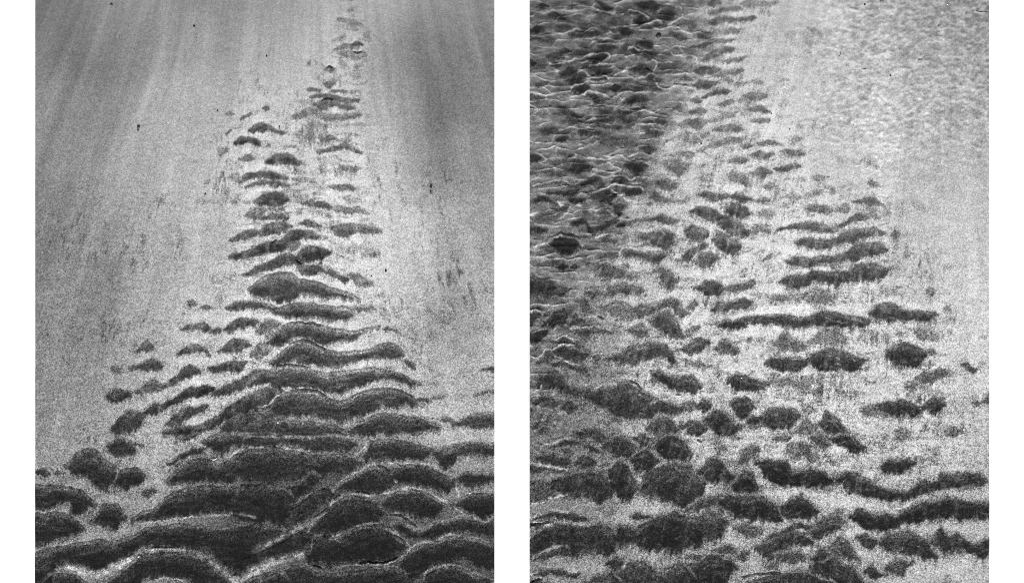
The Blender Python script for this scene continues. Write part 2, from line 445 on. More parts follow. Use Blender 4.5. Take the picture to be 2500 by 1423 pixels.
SHEETS['H'] = (1660, 0, """
.92 290 30 60,320 8 70,380 10 50
.6 430 5 20,490 0 30
.72 590 30 60,640 10 70,700 5 70,760 20 60,860 30 55,940 10 45
.85 280 100 150,330 110 150,400 95 130,490 85 125,590 75 105
.6 770 120 135,830 85 135,860 95 120
.65 210 200 220,260 185 225,290 200 220
.95 290 215 250,340 190 245,430 180 230,520 185 220,620 180 205,710 150 190
.72 180 338 352,220 325 365,250 330 350
.8 260 320 340,330 305 340,430 300 335,480 270 320,550 295 330
.5 560 305 340,620 285 330,660 280 300,720 250 280
.35 720 250 280,850 230 250
.9 110 445 460,200 425 465,290 400 440,390 390 425,510 372 395
.55 650 390 410,720 370 395,780 355 400
.35 860 345 355,930 325 345
.95 220 580 590,270 530 585,340 490 560,410 465 520,490 460 510,530 470 495
.5 180 545 560,230 535 560
.88 420 600 615,500 580 600,570 555 590,640 540 560
.97 130 680 690,180 650 715,260 650 720,330 645 705,375 660 685
.82 370 720 740,410 695 740,450 690 720,520 685 720,590 665 700
.78 410 750 780,460 755 810,500 780 800
.97 130 810 840,180 775 860,260 780 850,310 790 840,370 785 815
.72 520 815 830,570 795 850,610 800 830
.62 690 780 800,740 770 815,800 800 815
.4 700 660 680,770 645 675,840 670 680
.45 920 780 790,970 760 800,1050 770 790
.97 220 925 945,280 895 930,350 880 910,430 860 915,480 870 905
.85 610 930 945,680 900 955,770 905 955,830 925 950
.62 80 870 900,110 850 910
.78 120 950 990,160 930 1005,195 960 990
.82 380 1010 1030,440 980 1025,500 970 1010
.82 110 1085 1105,200 1050 1115,245 1060 1100
.88 640 1050 1070,720 1035 1070,790 1020 1080,860 1065 1085
.62 270 1160 1180,350 1135 1180,430 1095 1150,540 1085 1105
.45 570 1100 1120,610 1080 1110,680 1105 1120
.68 700 1150 1165,760 1150 1190,850 1150 1175
.88 10 1200 1220,80 1170 1210,130 1160 1240,190 1155 1250,250 1170 1200
.88 330 1250 1280,400 1235 1270,480 1215 1270,560 1215 1275,600 1230 1255
.82 110 1340 1380,140 1300 1395,190 1330 1370,200 1350 1362
.72 215 1300 1330,250 1285 1330,280 1290 1310
.55 20 1320 1360,70 1290 1390
.78 180 1450 1470,240 1415 1450,320 1380 1425,400 1355 1405,480 1335 1380,600 1325 1365
.78 600 1400 1423,640 1375 1423,690 1390 1415
.82 740 1375 1390,830 1350 1395,920 1365 1400,970 1385 1400
.6 1230 270 300,1300 280 330,1370 330 370
.3 1150 240 260,1200 250 270
.33 1050 330 420,1150 320 450,1250 380 470,1300 430 460
.28 950 560 640,1080 530 640
.25 1180 480 500,1250 500 550
.35 1100 1180 1220,1250 1160 1230,1420 1190 1230
.35 1250 1040 1080,1400 1070 1110
.5 1050 1330 1360,1100 1310 1370,1180 1330 1360
.25 850 850 920,950 820 920,1100 840 900
.25 900 1000 1080,1000 950 1060
""")
LINES['H'] = (1660, 0, """
.6 120 640,180 600,150 560,110 530,20 525
.3 270 180,260 100,300 85
.5 20 830,90 840,110 810
.25 110 435,220 410,360 385
.25 230 535,340 470,430 440
.25 400 610,520 560
""")
SHEETS['J'] = (1290, 350, """
.72 20 130 180,80 120 170,130 130 160
.85 1090 50 60,1160 20 90,1230 50 100
.88 380 250 280,440 215 280,520 205 260,570 210 250
.72 580 230 260,620 225 240
.92 940 190 220,1000 200 270,1070 200 290,1140 190 240
.6 20 285 300,120 270 285,230 240 260
.5 360 140 200,440 130 190,540 140 180
.88 510 400 420,600 330 400,690 320 370
.62 650 390 410,720 390 410
.97 810 360 390,860 320 400,920 325 375,965 345 365
.65 1020 340 370,1080 325 370,1130 345 370
.6 20 420 440,100 400 420,200 390 400,300 350 390,380 385 410,480 400 430
.85 200 480 500,330 470 500,420 450 500,480 430 460
.85 930 430 470,1000 430 490,1090 430 480
.7 580 490 510,660 480 540,740 450 520,800 460 500
.92 700 540 570,780 490 560,860 480 510
.75 50 560 580,110 520 570,200 540 580,260 570 600
.92 390 520 560,460 530 590,530 540 570
.75 320 620 660,370 590 640
.65 240 640 670,300 650 690
.75 790 580 600,840 610 640,920 590 640
.92 820 660 680,880 650 690,900 665 685
.78 620 820 850,720 780 830,850 720 760
.88 420 760 790,510 725 780,560 740 770,600 800 860,630 850 890
.92 20 830 860,120 820 860,170 830 850
.92 190 970 1000,260 920 1020,340 900 1030,430 910 1020,500 950 1000,530 1000 1020
.62 730 930 950,800 930 960,840 950 965
.62 680 880 910,800 870 900
.92 860 790 810,930 760 800,1030 735 770,1130 720 745,1230 700 740,1280 690 760,1360 710 780,1440 730 780
.97 1000 880 900,1060 865 930,1150 890 950,1230 870 970,1310 850 1000,1380 890 1010,1420 930 980
.97 910 1080 1100,960 1040 1115,1050 1050 1120,1150 1070 1130,1220 1070 1150,1310 1050 1110
1 290 1190 1200,340 1150 1230,380 1180 1200
.85 420 1190 1210,470 1170 1220,495 1190 1200
.65 180 1130 1170,280 1140 1180
.88 640 1260 1270,700 1200 1290,780 1190 1310,860 1220 1300,960 1260 1310,1050 1260 1290
.88 1220 1200 1250,1280 1200 1310,1350 1230 1380,1400 1280 1400,1440 1310 1370
.88 20 1330 1460,100 1320 1460,200 1330 1460,270 1370 1420
.88 560 1410 1440,700 1390 1460,820 1380 1450,950 1360 1440,1090 1380 1440
.88 1320 170 230,1390 185 260,1450 190 320,1500 220 290
.88 1240 390 410,1300 345 430,1370 360 440,1420 420 440
.85 1140 520 530,1210 475 550,1290 510 560,1360 550 570
.62 1440 570 590,1530 520 580
.62 1440 100 120,1530 90 150,1575 100 130
.55 650 1150 1200,740 1140 1180
.55 540 640 670,640 670 690
.5 650 670 700,760 650 710
.5 60 700 740,180 690 740,260 710 730
.5 700 1080 1110,800 1060 1100,860 1070 1090
.45 540 1120 1170,620 1140 1180
""")
LINES['J'] = (1290, 350, """
.75 390 155,460 115,510 115,570 140,650 145,740 155,800 140,870 110,950 145,1050 165,1150 185,1180 215
.55 750 170,830 200
.8 570 320,650 295,730 320,900 310,960 330,980 350,1030 325,1100 315,1130 345
.55 20 420,100 390,260 365,310 345,370 370,430 395,500 365
.8 560 490,650 465,750 430,830 400,900 405,960 420,1090 425,1110 470
.6 790 440,860 490,920 500
.55 920 530,960 540,1040 545,1100 520
.5 300 730,380 660,450 610,520 600
.5 640 905,760 880,860 860
.8 20 1005,100 990,200 930,300 880,340 895,440 910,500 950,545 1000
.9 20 1090,140 1095,200 1115,310 1110,380 1130,500 1105,600 1080,660 1065
.6 580 1285,650 1240,710 1200
.55 680 1145,760 1135,820 1165
.5 870 1080,920 960
.5 930 745,1020 720,1060 715
.5 640 660,700 630,750 620,850 710
.5 270 550,330 600
.4 20 280,120 260,230 230
.4 60 1260,140 1290
""")
SHEETS['K'] = (1660, 350, """
.58 320 150 180,370 90 140,420 70 130,500 50 80
.68 40 110 140,80 85 165,120 100 130
.78 480 170 185,540 140 190,600 135 190,660 155 180
.88 700 110 130,740 70 155,820 100 160,910 95 130
.88 970 82 95,1050 62 115,1130 65 130,1190 90 115
.88 920 240 260,990 220 280,1070 200 250,1150 205 240
.88 690 280 300,760 250 310,810 240 340,870 260 300
.75 460 310 340,510 265 345,570 285 380,620 300 430,670 390 440
.5 350 220 300,380 230 340,420 280 360
.52 190 340 390,250 300 390,320 340 370
.33 190 210 240,300 190 230
.68 820 410 440,870 385 450,920 395 430
.38 720 400 440,800 400 440
.45 1090 350 370,1130 330 365
.4 1160 330 360,1200 330 380
.62 1300 310 340,1340 305 365,1390 325 350
.6 1400 430 450,1450 415 475,1500 440 470
.65 1220 488 502,1300 465 500,1360 455 490
.62 1030 508 522,1090 490 535,1150 500 530
.85 190 480 500,260 460 530,320 485 560,390 500 550,460 490 530
.92 500 510 530,540 470 550,610 500 565,700 540 560
.78 730 560 580,790 525 585,850 530 570
.55 850 530 560,970 515 545
.97 100 650 670,150 620 700,230 620 720,320 640 750,400 680 740
.95 450 640 680,510 590 700,580 590 720,650 630 715,700 675 700
.65 760 670 710,820 650 710,890 655 700
.55 1040 660 690,1090 645 670
.82 1230 630 650,1300 610 660,1380 605 670,1450 625 660
.88 60 830 880,110 800 920,180 820 935,250 840 910
.97 380 760 800,430 700 850,510 730 880,590 780 900,660 840 895
.78 680 850 880,740 800 860,790 810 850,850 820 865
.88 940 820 845,1010 805 835,1080 790 835,1160 775 830,1250 770 830,1340 770 840,1420 795 860,1480 810 850,1540 775 815,1610 735 780,1700 695 750,1785 688 740
.97 320 900 950,370 870 1000,440 890 1050,520 940 1075,575 980 1040
.88 40 1060 1110,90 1020 1120,160 990 1060,220 955 1020,265 960 990
.88 160 1140 1170,210 1070 1200,280 1060 1210,350 1070 1140
.5 270 1190 1202,320 1180 1230
.75 790 1130 1150,870 1085 1105
.92 1130 950 970,1200 920 1000,1300 925 1020,1400 930 1020,1480 930 990,1573 870 960,1670 835 950,1760 840 910,1820 830 890,1900 820 890,1968 850 890
.9 1010 1138 1152,1100 1110 1180,1200 1100 1200,1270 1115 1190,1350 1100 1165,1440 1100 1160,1523 1090 1150,1603 1050 1130,1683 990 1125,1753 980 1100,1843 970 1090,1923 965 1060,1993 1020 1050
.95 960 1340 1360,1020 1295 1390,1120 1290 1400,1200 1290 1380,1280 1240 1330,1380 1240 1340,1480 1245 1355,1600 1250 1345,1683 1200 1330,1773 1170 1320,1873 1165 1320,1963 1180 1280,2033 1210 1230
.97 180 1380 1423,240 1330 1440,320 1320 1460,400 1360 1450,420 1390 1430
.82 440 1400 1430,540 1370 1430,640 1350 1410,720 1325 1370
.5 530 1275 1292,680 1195 1215
""")
SHEETS['M'] = (2020, 350, """
.45 100 148 162,125 130 170
.38 350 140 210,400 130 220
.38 450 200 240,510 230 250
.68 380 375 390,430 355 410,490 390 435
.88 250 555 570,340 545 580,410 515 605,470 540 610,520 590 620
.65 135 600 630,180 580 620
.62 560 640 690,590 660 690
.65 420 670 720,500 700 730
.78 620 870 900,655 835 920,680 860 890
.62 740 1050 1110,770 1080 1100
.5 870 1280 1300,950 1240 1260
.33 640 1140 1160,700 1150 1180
.72 960 1408 1450,1000 1395 1440
.45 510 1370 1410,560 1370 1420
.3 720 560 620,860 570 640,950 610 640
.3 1150 1170 1230,1210 1190 1230
""")
SHEETS['N'] = (1290, 700, """
.7 260 50 80,330 20 90,380 30 50
.88 560 60 90,620 25 100,700 10 80,725 30 60
.65 520 130 230,550 120 280,600 190 270,620 220 250
.68 670 190 210,760 190 230,850 140 260,930 160 300,1000 200 310
.88 1010 220 260,1060 160 290,1140 170 280,1220 180 250,1290 140 210,1380 105 190,1450 130 280,1490 200 310,1530 250 290
.78 180 310 370,240 240 390,320 230 370,390 220 290
.78 380 350 380,440 270 380,500 310 370,540 320 360
.75 20 270 390,70 240 330,110 250 280
.92 20 450 540,100 420 540,180 390 450,190 400 430
.8 430 420 440,520 400 480,600 375 430,680 390 440,800 420 460
.6 450 440 480,540 470 490
.85 980 390 440,1040 360 470,1100 360 490,1150 400 490
.93 1180 310 350,1230 270 400,1300 255 440,1370 260 460,1420 310 480,1480 410 490,1510 460 490
.75 250 510 540,320 475 560,400 490 570,500 540 600,570 590 640
.92 260 600 640,340 570 660,420 590 690,500 620 710,580 640 680
.72 560 700 730,620 650 700,690 630 660
.92 720 690 720,830 650 720,930 620 730,990 560 740,1080 560 720,1160 530 690,1250 540 680,1330 560 680,1390 650 740,1440 720 755
.62 860 740 780,940 700 750
.95 1180 820 850,1240 790 900,1330 850 950,1420 870 980,1500 860 1000,1563 860 1030,1613 900 1035,1663 940 990
.65 130 690 740,200 620 730,250 640 700
.55 20 690 740,130 710 750
.75 250 720 760,340 700 770,440 760 790
.65 480 760 830,530 780 840,590 850 900
.92 90 900 960,160 850 950,240 820 980,320 860 1020,400 960 1040,500 970 1070,600 1010 1120,700 970 1130,780 990 1180,860 960 1220,950 930 1240,1040 1000 1250,1120 1030 1260,1170 1050 1260
.75 60 1070 1130,150 1050 1150,240 1070 1180,310 1090 1150
.78 340 1080 1190,400 1070 1220,440 1120 1180
.92 1190 1120 1180,1240 1080 1210,1330 1110 1220,1430 1140 1240,1500 1150 1200
.55 1010 830 870,1060 800 900,1120 830 880
.45 700 830 870,780 800 850
.55 20 1240 1400,120 1200 1400,200 1200 1400,300 1280 1340
.85 1150 1340 1420,1220 1280 1450,1310 1260 1440,1400 1290 1430,1440 1330 1400
.6 20 560 620,120 560 610,200 570 600
""")
LINES['N'] = (1290, 700, """
.7 20 245,60 225,120 245,150 290
.55 20 450,120 415,170 390,190 340
.6 250 520,330 470,400 490,440 520
.75 400 400,440 380,540 385,650 370
.75 20 670,110 675,160 610,240 610,270 580,350 560,470 570
.6 250 660,330 700,440 750
.6 630 260,570 290
.5 20 1020,100 990,130 940
.6 540 945,580 940
.55 70 1155,170 1170,240 1200
.5 600 1000,680 960,720 945
.55 560 720,640 650,720 630
""")
SHEETS['O'] = (1660, 700, """
.75 80 180 230,120 130 240,165 130 200
.52 190 110 140,240 95 160,300 120 145
.97 300 220 250,340 170 250,440 160 230,540 130 210,620 120 210,690 145 180
.42 760 70 110,810 60 130
.72 880 120 140,940 90 150,1010 90 160
.68 1030 100 130,1110 80 150,1210 70 120
.72 1230 60 150,1300 30 150,1390 50 160,1470 70 150
.5 1480 40 120,1560 30 130
.97 370 360 390,420 320 410,500 330 405,600 310 390,680 295 360,780 285 360,880 290 350,960 280 370,1060 285 370,1150 310 390,1230 300 385,1310 250 375,1400 225 380,1480 250 380,1580 275 385,1680 290 385,1780 295 380,1830 300 340
.78 0 460 500,60 430 490,130 380 460,175 360 410
.93 -40 600 620,0 590 620,80 560 640,150 500 630,210 485 600,260 500 550
.88 330 580 620,380 530 640,440 505 640,500 540 650,560 590 670
.45 500 520 560,570 540 570
.62 640 500 540,680 490 550
.42 740 500 530,820 490 520
.8 910 530 580,960 470 590,1030 450 600,1080 490 610
.8 1090 550 610,1150 530 620,1220 540 600
.68 1240 540 560,1310 440 540,1400 420 550,1500 460 560,1580 480 560
.97 810 740 760,880 700 780,980 700 800,1080 690 805,1160 690 780,1240 700 750
.98 1240 690 750,1290 640 770,1380 610 775,1470 600 785,1560 640 800,1660 670 815,1740 680 780,1805 685 715
.72 130 740 760,190 710 790,230 740 790
.55 400 860 900,440 800 900
.97 460 870 920,520 830 970,600 870 990,700 890 985,800 920 985,850 920 970
.65 860 920 950,950 880 950,1060 860 960,1120 890 980,1230 880 1000
.55 1270 880 980,1320 820 1060,1400 810 1080,1460 830 1080,1500 870 1060
.55 1490 850 900,1560 830 920
.62 1280 990 1040,1330 1000 1050
.45 930 1050 1070,1060 1030 1060
.52 1110 990 1050,1230 1000 1050
.78 0 1170 1230,60 1120 1220,110 1100 1220,160 1130 1190
.97 160 1130 1190,220 1080 1200,290 1100 1170
.97 470 1140 1160,520 1080 1220,590 1100 1250,650 1070 1260,680 1110 1220
.55 700 1090 1120,760 1080 1130,800 1090 1110
.97 650 1270 1300,710 1240 1310,770 1220 1300
.92 780 1240 1340,860 1190 1360,950 1180 1360,1040 1190 1340,1110 1190 1310,1160 1210 1250
.92 20 1340 1380,100 1300 1420,200 1310 1420,260 1330 1380
.97 250 1250 1330,330 1195 1390,420 1210 1440,500 1300 1450,570 1310 1400
.62 1210 1170 1210,1270 1150 1220,1310 1170 1200
.72 1090 1370 1423,1170 1290 1423,1250 1300 1423,1300 1330 1400
.92 1340 1290 1360,1400 1210 1400,1470 1250 1410,1540 1300 1440,1600 1360 1450
.4 780 640 670,840 620 660
""")
SHEETS['P'] = (2020, 700, """
.42 400 40 100,450 30 110
.45 520 20 90,570 30 90
.72 960 20 60,1000 15 90,1025 40 70
.97 420 230 270,470 180 310,540 180 320,640 175 320,720 240 330,800 240 330,900 235 310,980 260 320,1060 255 280
.62 1150 190 230,1175 190 250
.52 330 440 530,440 420 550
.55 460 480 560,520 430 590,580 480 560
.62 850 420 470,900 415 500,1000 440 540,1050 450 520
.58 1090 430 470,1190 425 460
.42 720 430 460,820 415 450
1 570 630 700,630 600 750,720 575 760,800 570 750,880 600 755,950 630 720,970 655 690
.52 480 680 730,560 690 720
.88 1310 750 780,1350 745 820,1410 780 840,1440 790 810
.45 1490 720 790,1520 730 780
.78 870 850 900,920 810 930,1000 820 920,1060 810 880,1120 790 870,1165 800 830
.62 760 910 990,820 900 1000,860 900 950
.42 670 820 850,760 830 850
.55 130 950 1060,190 930 1090,270 1000 1080
.45 250 840 870,380 880 930
.78 330 1160 1240,400 1150 1250,480 1130 1240
.97 490 1150 1190,560 1110 1230,640 1110 1220,720 1090 1230,800 1110 1250,860 1140 1250
1 910 1140 1190,970 1090 1210,1040 1070 1220,1130 1100 1170
.52 1150 1050 1110,1200 1040 1080
.72 1410 1100 1140,1450 1090 1160,1480 1110 1140
.75 1500 1090 1130,1555 1040 1140
.55 80 1190 1230,200 1180 1230
.62 650 1390 1480,760 1370 1490
.45 930 1340 1423,1020 1310 1423
.72 1130 1390 1450,1200 1350 1450,1280 1370 1423
.35 1490 470 500,1530 470 500
""")
SHEETS['Q'] = (1290, 1063, """
.88 230 100 120,300 50 110,400 40 90,500 60 100,600 90 150,680 130 150
.55 20 120 250,100 80 140,200 90 120
.88 80 190 230,160 185 280,260 200 300,340 210 310,400 230 280
.88 440 260 290,520 210 310,600 200 300,650 240 290
.78 20 270 340,120 290 340,250 310 345,380 335 352
.8 430 -40 0,560 -60 10,640 -70 30,740 -30 60
.88 680 100 112,760 50 160,860 20 190,950 10 190,1010 60 160,1030 90 120
.92 1020 0 50,1080 -10 110,1150 0 100,1170 20 60
.97 980 210 270,1040 160 330,1120 130 350,1190 160 340,1235 220 290
.97 1220 80 120,1280 30 190,1350 0 220,1430 20 240,1500 60 240,1550 120 220
1 770 310 350,820 255 540,880 245 580,940 290 590,1000 380 590,1030 460 560
.92 260 420 560,340 400 560,420 370 550,520 365 570,620 370 610,700 370 630,780 420 600
.65 20 460 640,120 450 620,220 480 590,300 430 570
.92 1040 480 560,1100 400 600,1180 350 600,1280 300 580,1380 280 640,1470 280 670,1560 300 640,1620 380 600
.82 20 790 812,140 760 800,260 730 790,380 750 800,460 760 830,560 770 820
.85 990 770 790,1040 720 820,1130 740 800
.42 720 700 780,850 660 760
.9 20 1000 1130,60 960 1130,160 880 1090,280 850 1060,380 870 1120,500 880 1120,620 870 1130,720 870 1120,800 890 1110,830 920 1060
.98 840 900 1030,890 880 1070,960 870 1040,1030 910 1040,1100 850 1060,1200 810 1080,1300 790 1090,1380 740 1100,1460 740 1090,1560 800 1080
.85 20 835 880,120 860 880,200 830 850
.82 60 1160 1190,180 1100 1180,260 1080 1160,350 1060 1150
.88 780 1180 1250,830 1150 1310,890 1170 1270
.52 900 1150 1210,970 1120 1190
.58 1260 1210 1270,1350 1160 1270,1420 1160 1220
.82 20 1330 1360,120 1300 1350,260 1300 1350,400 1300 1350,500 1310 1340
.92 910 1290 1600,960 1250 1600,1040 1230 1600,1130 1240 1600,1200 1300 1600,1280 1340 1600,1380 1330 1600,1460 1270 1600
.88 20 1400 1500,150 1380 1460
.85 550 1400 1600,650 1370 1600,760 1350 1600,870 1390 1600
""")
LINES['Q'] = (1290, 1063, """
.6 40 100,150 90,260 60,380 20,470 30
.65 30 260,130 285,250 300,380 335
.7 20 655,130 640,250 590,400 560
.7 20 830,130 835,240 805
.6 60 1170,180 1100,320 1055
.5 20 1330,100 1300
.35 400 850,560 845
.4 780 300,830 240,900 235
""")
SHEETS['R'] = (1660, 1063, """
.97 200 310 380,250 250 420,330 220 430,400 230 430,450 280 470,480 340 440
.55 290 430 520,330 420 500
.55 290 50 100,350 20 170,430 80 170
.78 520 280 320,580 180 260,650 100 230,710 60 180
.97 490 470 510,540 390 540,610 335 555,680 370 560,740 430 550,760 470 510
1 720 250 280,780 245 360,850 240 410,930 260 450,1010 260 460,1080 330 460,1180 340 470,1280 330 480,1380 350 490,1460 390 480
.55 840 70 150,920 60 130
.72 940 -10 60,1040 -20 40
.65 1080 60 200,1130 110 240
.7 1150 50 130,1220 70 220,1290 170 250,1330 190 220
.88 1280 -20 60,1340 -20 110,1400 0 150,1430 50 110
.55 1420 210 260,1520 230 310
.7 1500 400 460,1540 350 470
.85 30 700 740,120 660 720,220 600 690,320 580 670,400 560 650
.98 400 570 680,500 570 780,600 600 800,700 590 800,800 580 800,880 630 810,950 680 840,990 780 840
.97 1000 660 770,1080 610 790,1160 580 790,1240 620 780,1320 700 760
.88 110 820 920,200 750 960,300 740 1010,380 760 1000,440 780 890,480 830 870
.75 550 850 930,640 830 960,720 860 970,800 900 920
.88 860 960 990,950 940 980,1050 870 950,1150 820 890,1290 860 880
.88 730 1040 1100,820 1010 1160,920 1000 1180,1020 960 1100,1100 920 1050,1180 950 1050,1250 990 1050
.85 1220 930 980,1330 830 990,1430 790 940,1540 760 900
.75 330 1090 1130,430 1040 1140,540 1070 1150
.75 540 1140 1190,640 1090 1200
.75 930 1140 1200,1030 1110 1230,1150 1100 1220,1200 1140 1200
.65 830 1230 1280,930 1190 1300
.97 -10 1270 1600,40 1270 1600,120 1230 1600,220 1190 1600,320 1170 1600,420 1180 1480,490 1200 1320,540 1240 1300
.75 60 1160 1190,170 1120 1190
.93 640 1420 1600,780 1360 1600,900 1340 1600,1050 1330 1600,1200 1330 1600,1300 1360 1600,1420 1390 1600
.9 1280 1160 1210,1340 1080 1300,1420 1090 1320,1480 1180 1370,1560 1230 1400
.82 1450 1050 1160,1520 1000 1190,1580 1010 1180
""")
SHEETS['S'] = (2020, 1063, """
.97 20 20 50,100 0 90,200 -20 130,300 50 160,380 90 130
.5 450 0 100,560 20 130
.6 420 290 320,480 290 350
.98 520 290 330,570 240 345,660 230 355,760 240 345,850 240 310
.62 860 210 270,890 210 260
.48 960 180 220,1060 140 200
.93 90 390 450,170 350 490,270 370 550,350 430 570,440 450 600,540 500 620,640 530 640,740 550 620,830 480 590,930 450 560,1030 430 530,1100 370 500,1200 390 490,1280 380 500,1380 370 470,1460 370 480,1520 410 470
1 220 740 800,290 700 840,380 740 880,470 770 890,560 760 890,660 770 880,740 720 850,840 680 840,930 650 820,1050 640 800,1150 610 800,1300 620 790,1430 650 780,1562 660 790
.92 300 960 1010,350 930 1080,410 950 1090,470 990 1050
.9 510 990 1080,570 950 1110,640 960 1120,720 950 1130,800 940 1130,880 960 1150,950 1010 1180,1040 1130 1210
.9 1030 950 1080,1110 880 1110,1190 960 1130,1260 940 1110,1300 980 1090
.92 1300 980 1080,1380 1010 1120,1450 1040 1170,1510 990 1180,1562 990 1100
.8 20 1100 1120,80 1000 1150,150 1000 1180,220 1060 1200,310 1180 1230
.9 350 1270 1310,400 1230 1330,460 1260 1360,520 1310 1365,580 1320 1350
.8 590 1230 1310,650 1170 1340,740 1200 1330,800 1170 1230
.92 -60 1230 1600,0 1200 1600,60 1200 1600,140 1230 1600,230 1280 1600,310 1340 1600,360 1400 1600
.65 0 780 920,60 740 900,140 700 800
.6 1060 1400 1600,1140 1380 1600,1220 1410 1600
""")
CRACKS['R'] = (0, 0, 1.0, """
.7 1535 926,1553 935,1568 950
.6 1457 771,1477 778
.8 1700 1072,1716 1078
.7 1576 165,1588 172
.6 1592 189,1600 204
.8 1293 1278,1320 1276,1350 1269
.6 1490 480,1505 473
.7 1293 1421,1310 1414,1330 1410
.7 1800 1410,1850 1399,1920 1397
""")

# ------------------------------------------------------------------ materials
def new_mat(name):
    m = bpy.data.materials.new(name)
    m.use_nodes = True
    return m, m.node_tree.nodes, m.node_tree.links, m.node_tree.nodes["Principled BSDF"]


def math_node(nodes, links, op, a, b=None, clamp=False):
    n = nodes.new("ShaderNodeMath")
    n.operation = op
    n.use_clamp = clamp
    for i, v in enumerate((a, b)):
        if v is None:
            continue
        if isinstance(v, (int, float)):
            n.inputs[i].default_value = v
        else:
            links.new(v, n.inputs[i])
    return n.outputs[0]


def make_sand():
    """Black mineral sand mixed with pale quartz sand; 'tone' says how pale the mix is, 'grain' how coarse it shows."""
    m, N, L, b = new_mat("two_mineral_sand")
    M = lambda op, a, c=None, clamp=False: math_node(N, L, op, a, c, clamp)
    pos = N.new("ShaderNodeNewGeometry").outputs["Position"]
    tone = N.new("ShaderNodeAttribute"); tone.attribute_name = "tone"
    grain = N.new("ShaderNodeAttribute"); grain.attribute_name = "grain"

    def voro(scale, seed):
        mp = N.new("ShaderNodeMapping"); mp.inputs["Location"].default_value = (seed, seed * 0.7, 0)
        v = N.new("ShaderNodeTexVoronoi"); v.voronoi_dimensions = '2D'; v.feature = 'F1'
        v.inputs["Scale"].default_value = scale
        L.new(pos, mp.inputs["Vector"]); L.new(mp.outputs[0], v.inputs["Vector"])
        s = N.new("ShaderNodeSeparateColor"); L.new(v.outputs["Color"], s.inputs[0])
        return s.outputs[0], s.outputs[1], v.outputs["Distance"]
    r1, g1, d1 = voro(480.0, 3.1)
    r2, g2, d2 = voro(215.0, 8.7)
    n = M('ADD', M('SUBTRACT', r1, 0.5), M('MULTIPLY', M('SUBTRACT', r2, 0.5), 0.22))
    n = M('MULTIPLY', n, grain.outputs["Fac"])
    s = M('ADD', tone.outputs["Fac"], n)
    # single bright quartz grains and single black grains
    glint = M('GREATER_THAN', g1, 0.992)
    s = M('ADD', s, M('MULTIPLY', M('MULTIPLY', glint, grain.outputs['Fac']), 0.6))
    black = M('LESS_THAN', g1, 0.012)
    s = M('SUBTRACT', s, M('MULTIPLY', M('MULTIPLY', black, grain.outputs['Fac']), 0.8))
    s = M('MAXIMUM', s, 0.075)
    s = M('MINIMUM', s, 0.97)
    alb = M('DIVIDE', M('POWER', s, 2.2), LIGHT_K)
    L.new(alb, b.inputs["Base Color"])
    b.inputs["Roughness"].default_value = 0.85
    b.inputs["Specular IOR Level"].default_value = 0.15
    bump = N.new("ShaderNodeBump")
    bump.inputs["Strength"].default_value = 0.25
    bump.inputs["Distance"].default_value = 0.0006
    L.new(d2, bump.inputs["Height"])
    L.new(bump.outputs[0], b.inputs["Normal"])
    return m


def make_plain(name, col, rough, speck=0.25, scale=900.0):
    m, N, L, b = new_mat(name)
    tex = N.new("ShaderNodeTexNoise"); tex.inputs["Scale"].default_value = scale
    tex.inputs["Detail"].default_value = 3
    pos = N.new("ShaderNodeNewGeometry")
    L.new(pos.outputs["Position"], tex.inputs["Vector"])
    ramp = N.new("ShaderNodeValToRGB")
    ramp.color_ramp.elements[0].position = 0.3
    ramp.color_ramp.elements[1].position = 0.7
    c0 = col * (1 - speck); c1 = min(1.0, col * (1 + speck))
    ramp.color_ramp.elements[0].color = (c0, c0, c0, 1)
    ramp.color_ramp.elements[1].color = (c1, c1, c1, 1)
    L.new(tex.outputs["Fac"], ramp.inputs[0])
    L.new(ramp.outputs[0], b.inputs["Base Color"])
    b.inputs["Roughness"].default_value = rough
    b.inputs["Specular IOR Level"].default_value = 0.3
    return m


SAND = make_sand()
WHITE = make_plain("white_border", 0.86, 0.9, 0.01, 40.0)
DARK_STONE = make_plain("black_stone", 0.02, 0.6)
GREY_STONE = make_plain("grey_stone", 0.16, 0.7)
PALE_SHELL = make_plain("pale_shell", 0.75, 0.5, 0.1)
TWIG = make_plain("dark_twig", 0.05, 0.8)

# ------------------------------------------------------------------ noise
_rng = np.random.RandomState(11)
_LAT = _rng.rand(512, 512)


def vnoise(u, v, seed=0):
    """smooth value noise, mean 0, about -1..1"""
    u = u + seed * 17.31; v = v + seed * 9.77
    iu = np.floor(u).astype(int); iv = np.floor(v).astype(int)
    fu = u - iu; fv = v - iv
    fu = fu * fu * (3 - 2 * fu); fv = fv * fv * (3 - 2 * fv)
    g = lambda a, b: _LAT[a % 512, b % 512]
    n = (g(iu, iv) * (1 - fu) * (1 - fv) + g(iu + 1, iv) * fu * (1 - fv)
         + g(iu, iv + 1) * (1 - fu) * fv + g(iu + 1, iv + 1) * fu * fv)
    return n * 2 - 1


def fbm(u, v, seed=0, octaves=3):
    t = 0; a = 1.0; s = 0
    for k in range(octaves):
        t = t + a * vnoise(u * 2 ** k, v * 2 ** k, seed + k * 3)
        s += a; a *= 0.55
    return t / s


def sstep(t):
    t = np.clip(t, 0, 1)
    return t * t * (3 - 2 * t)


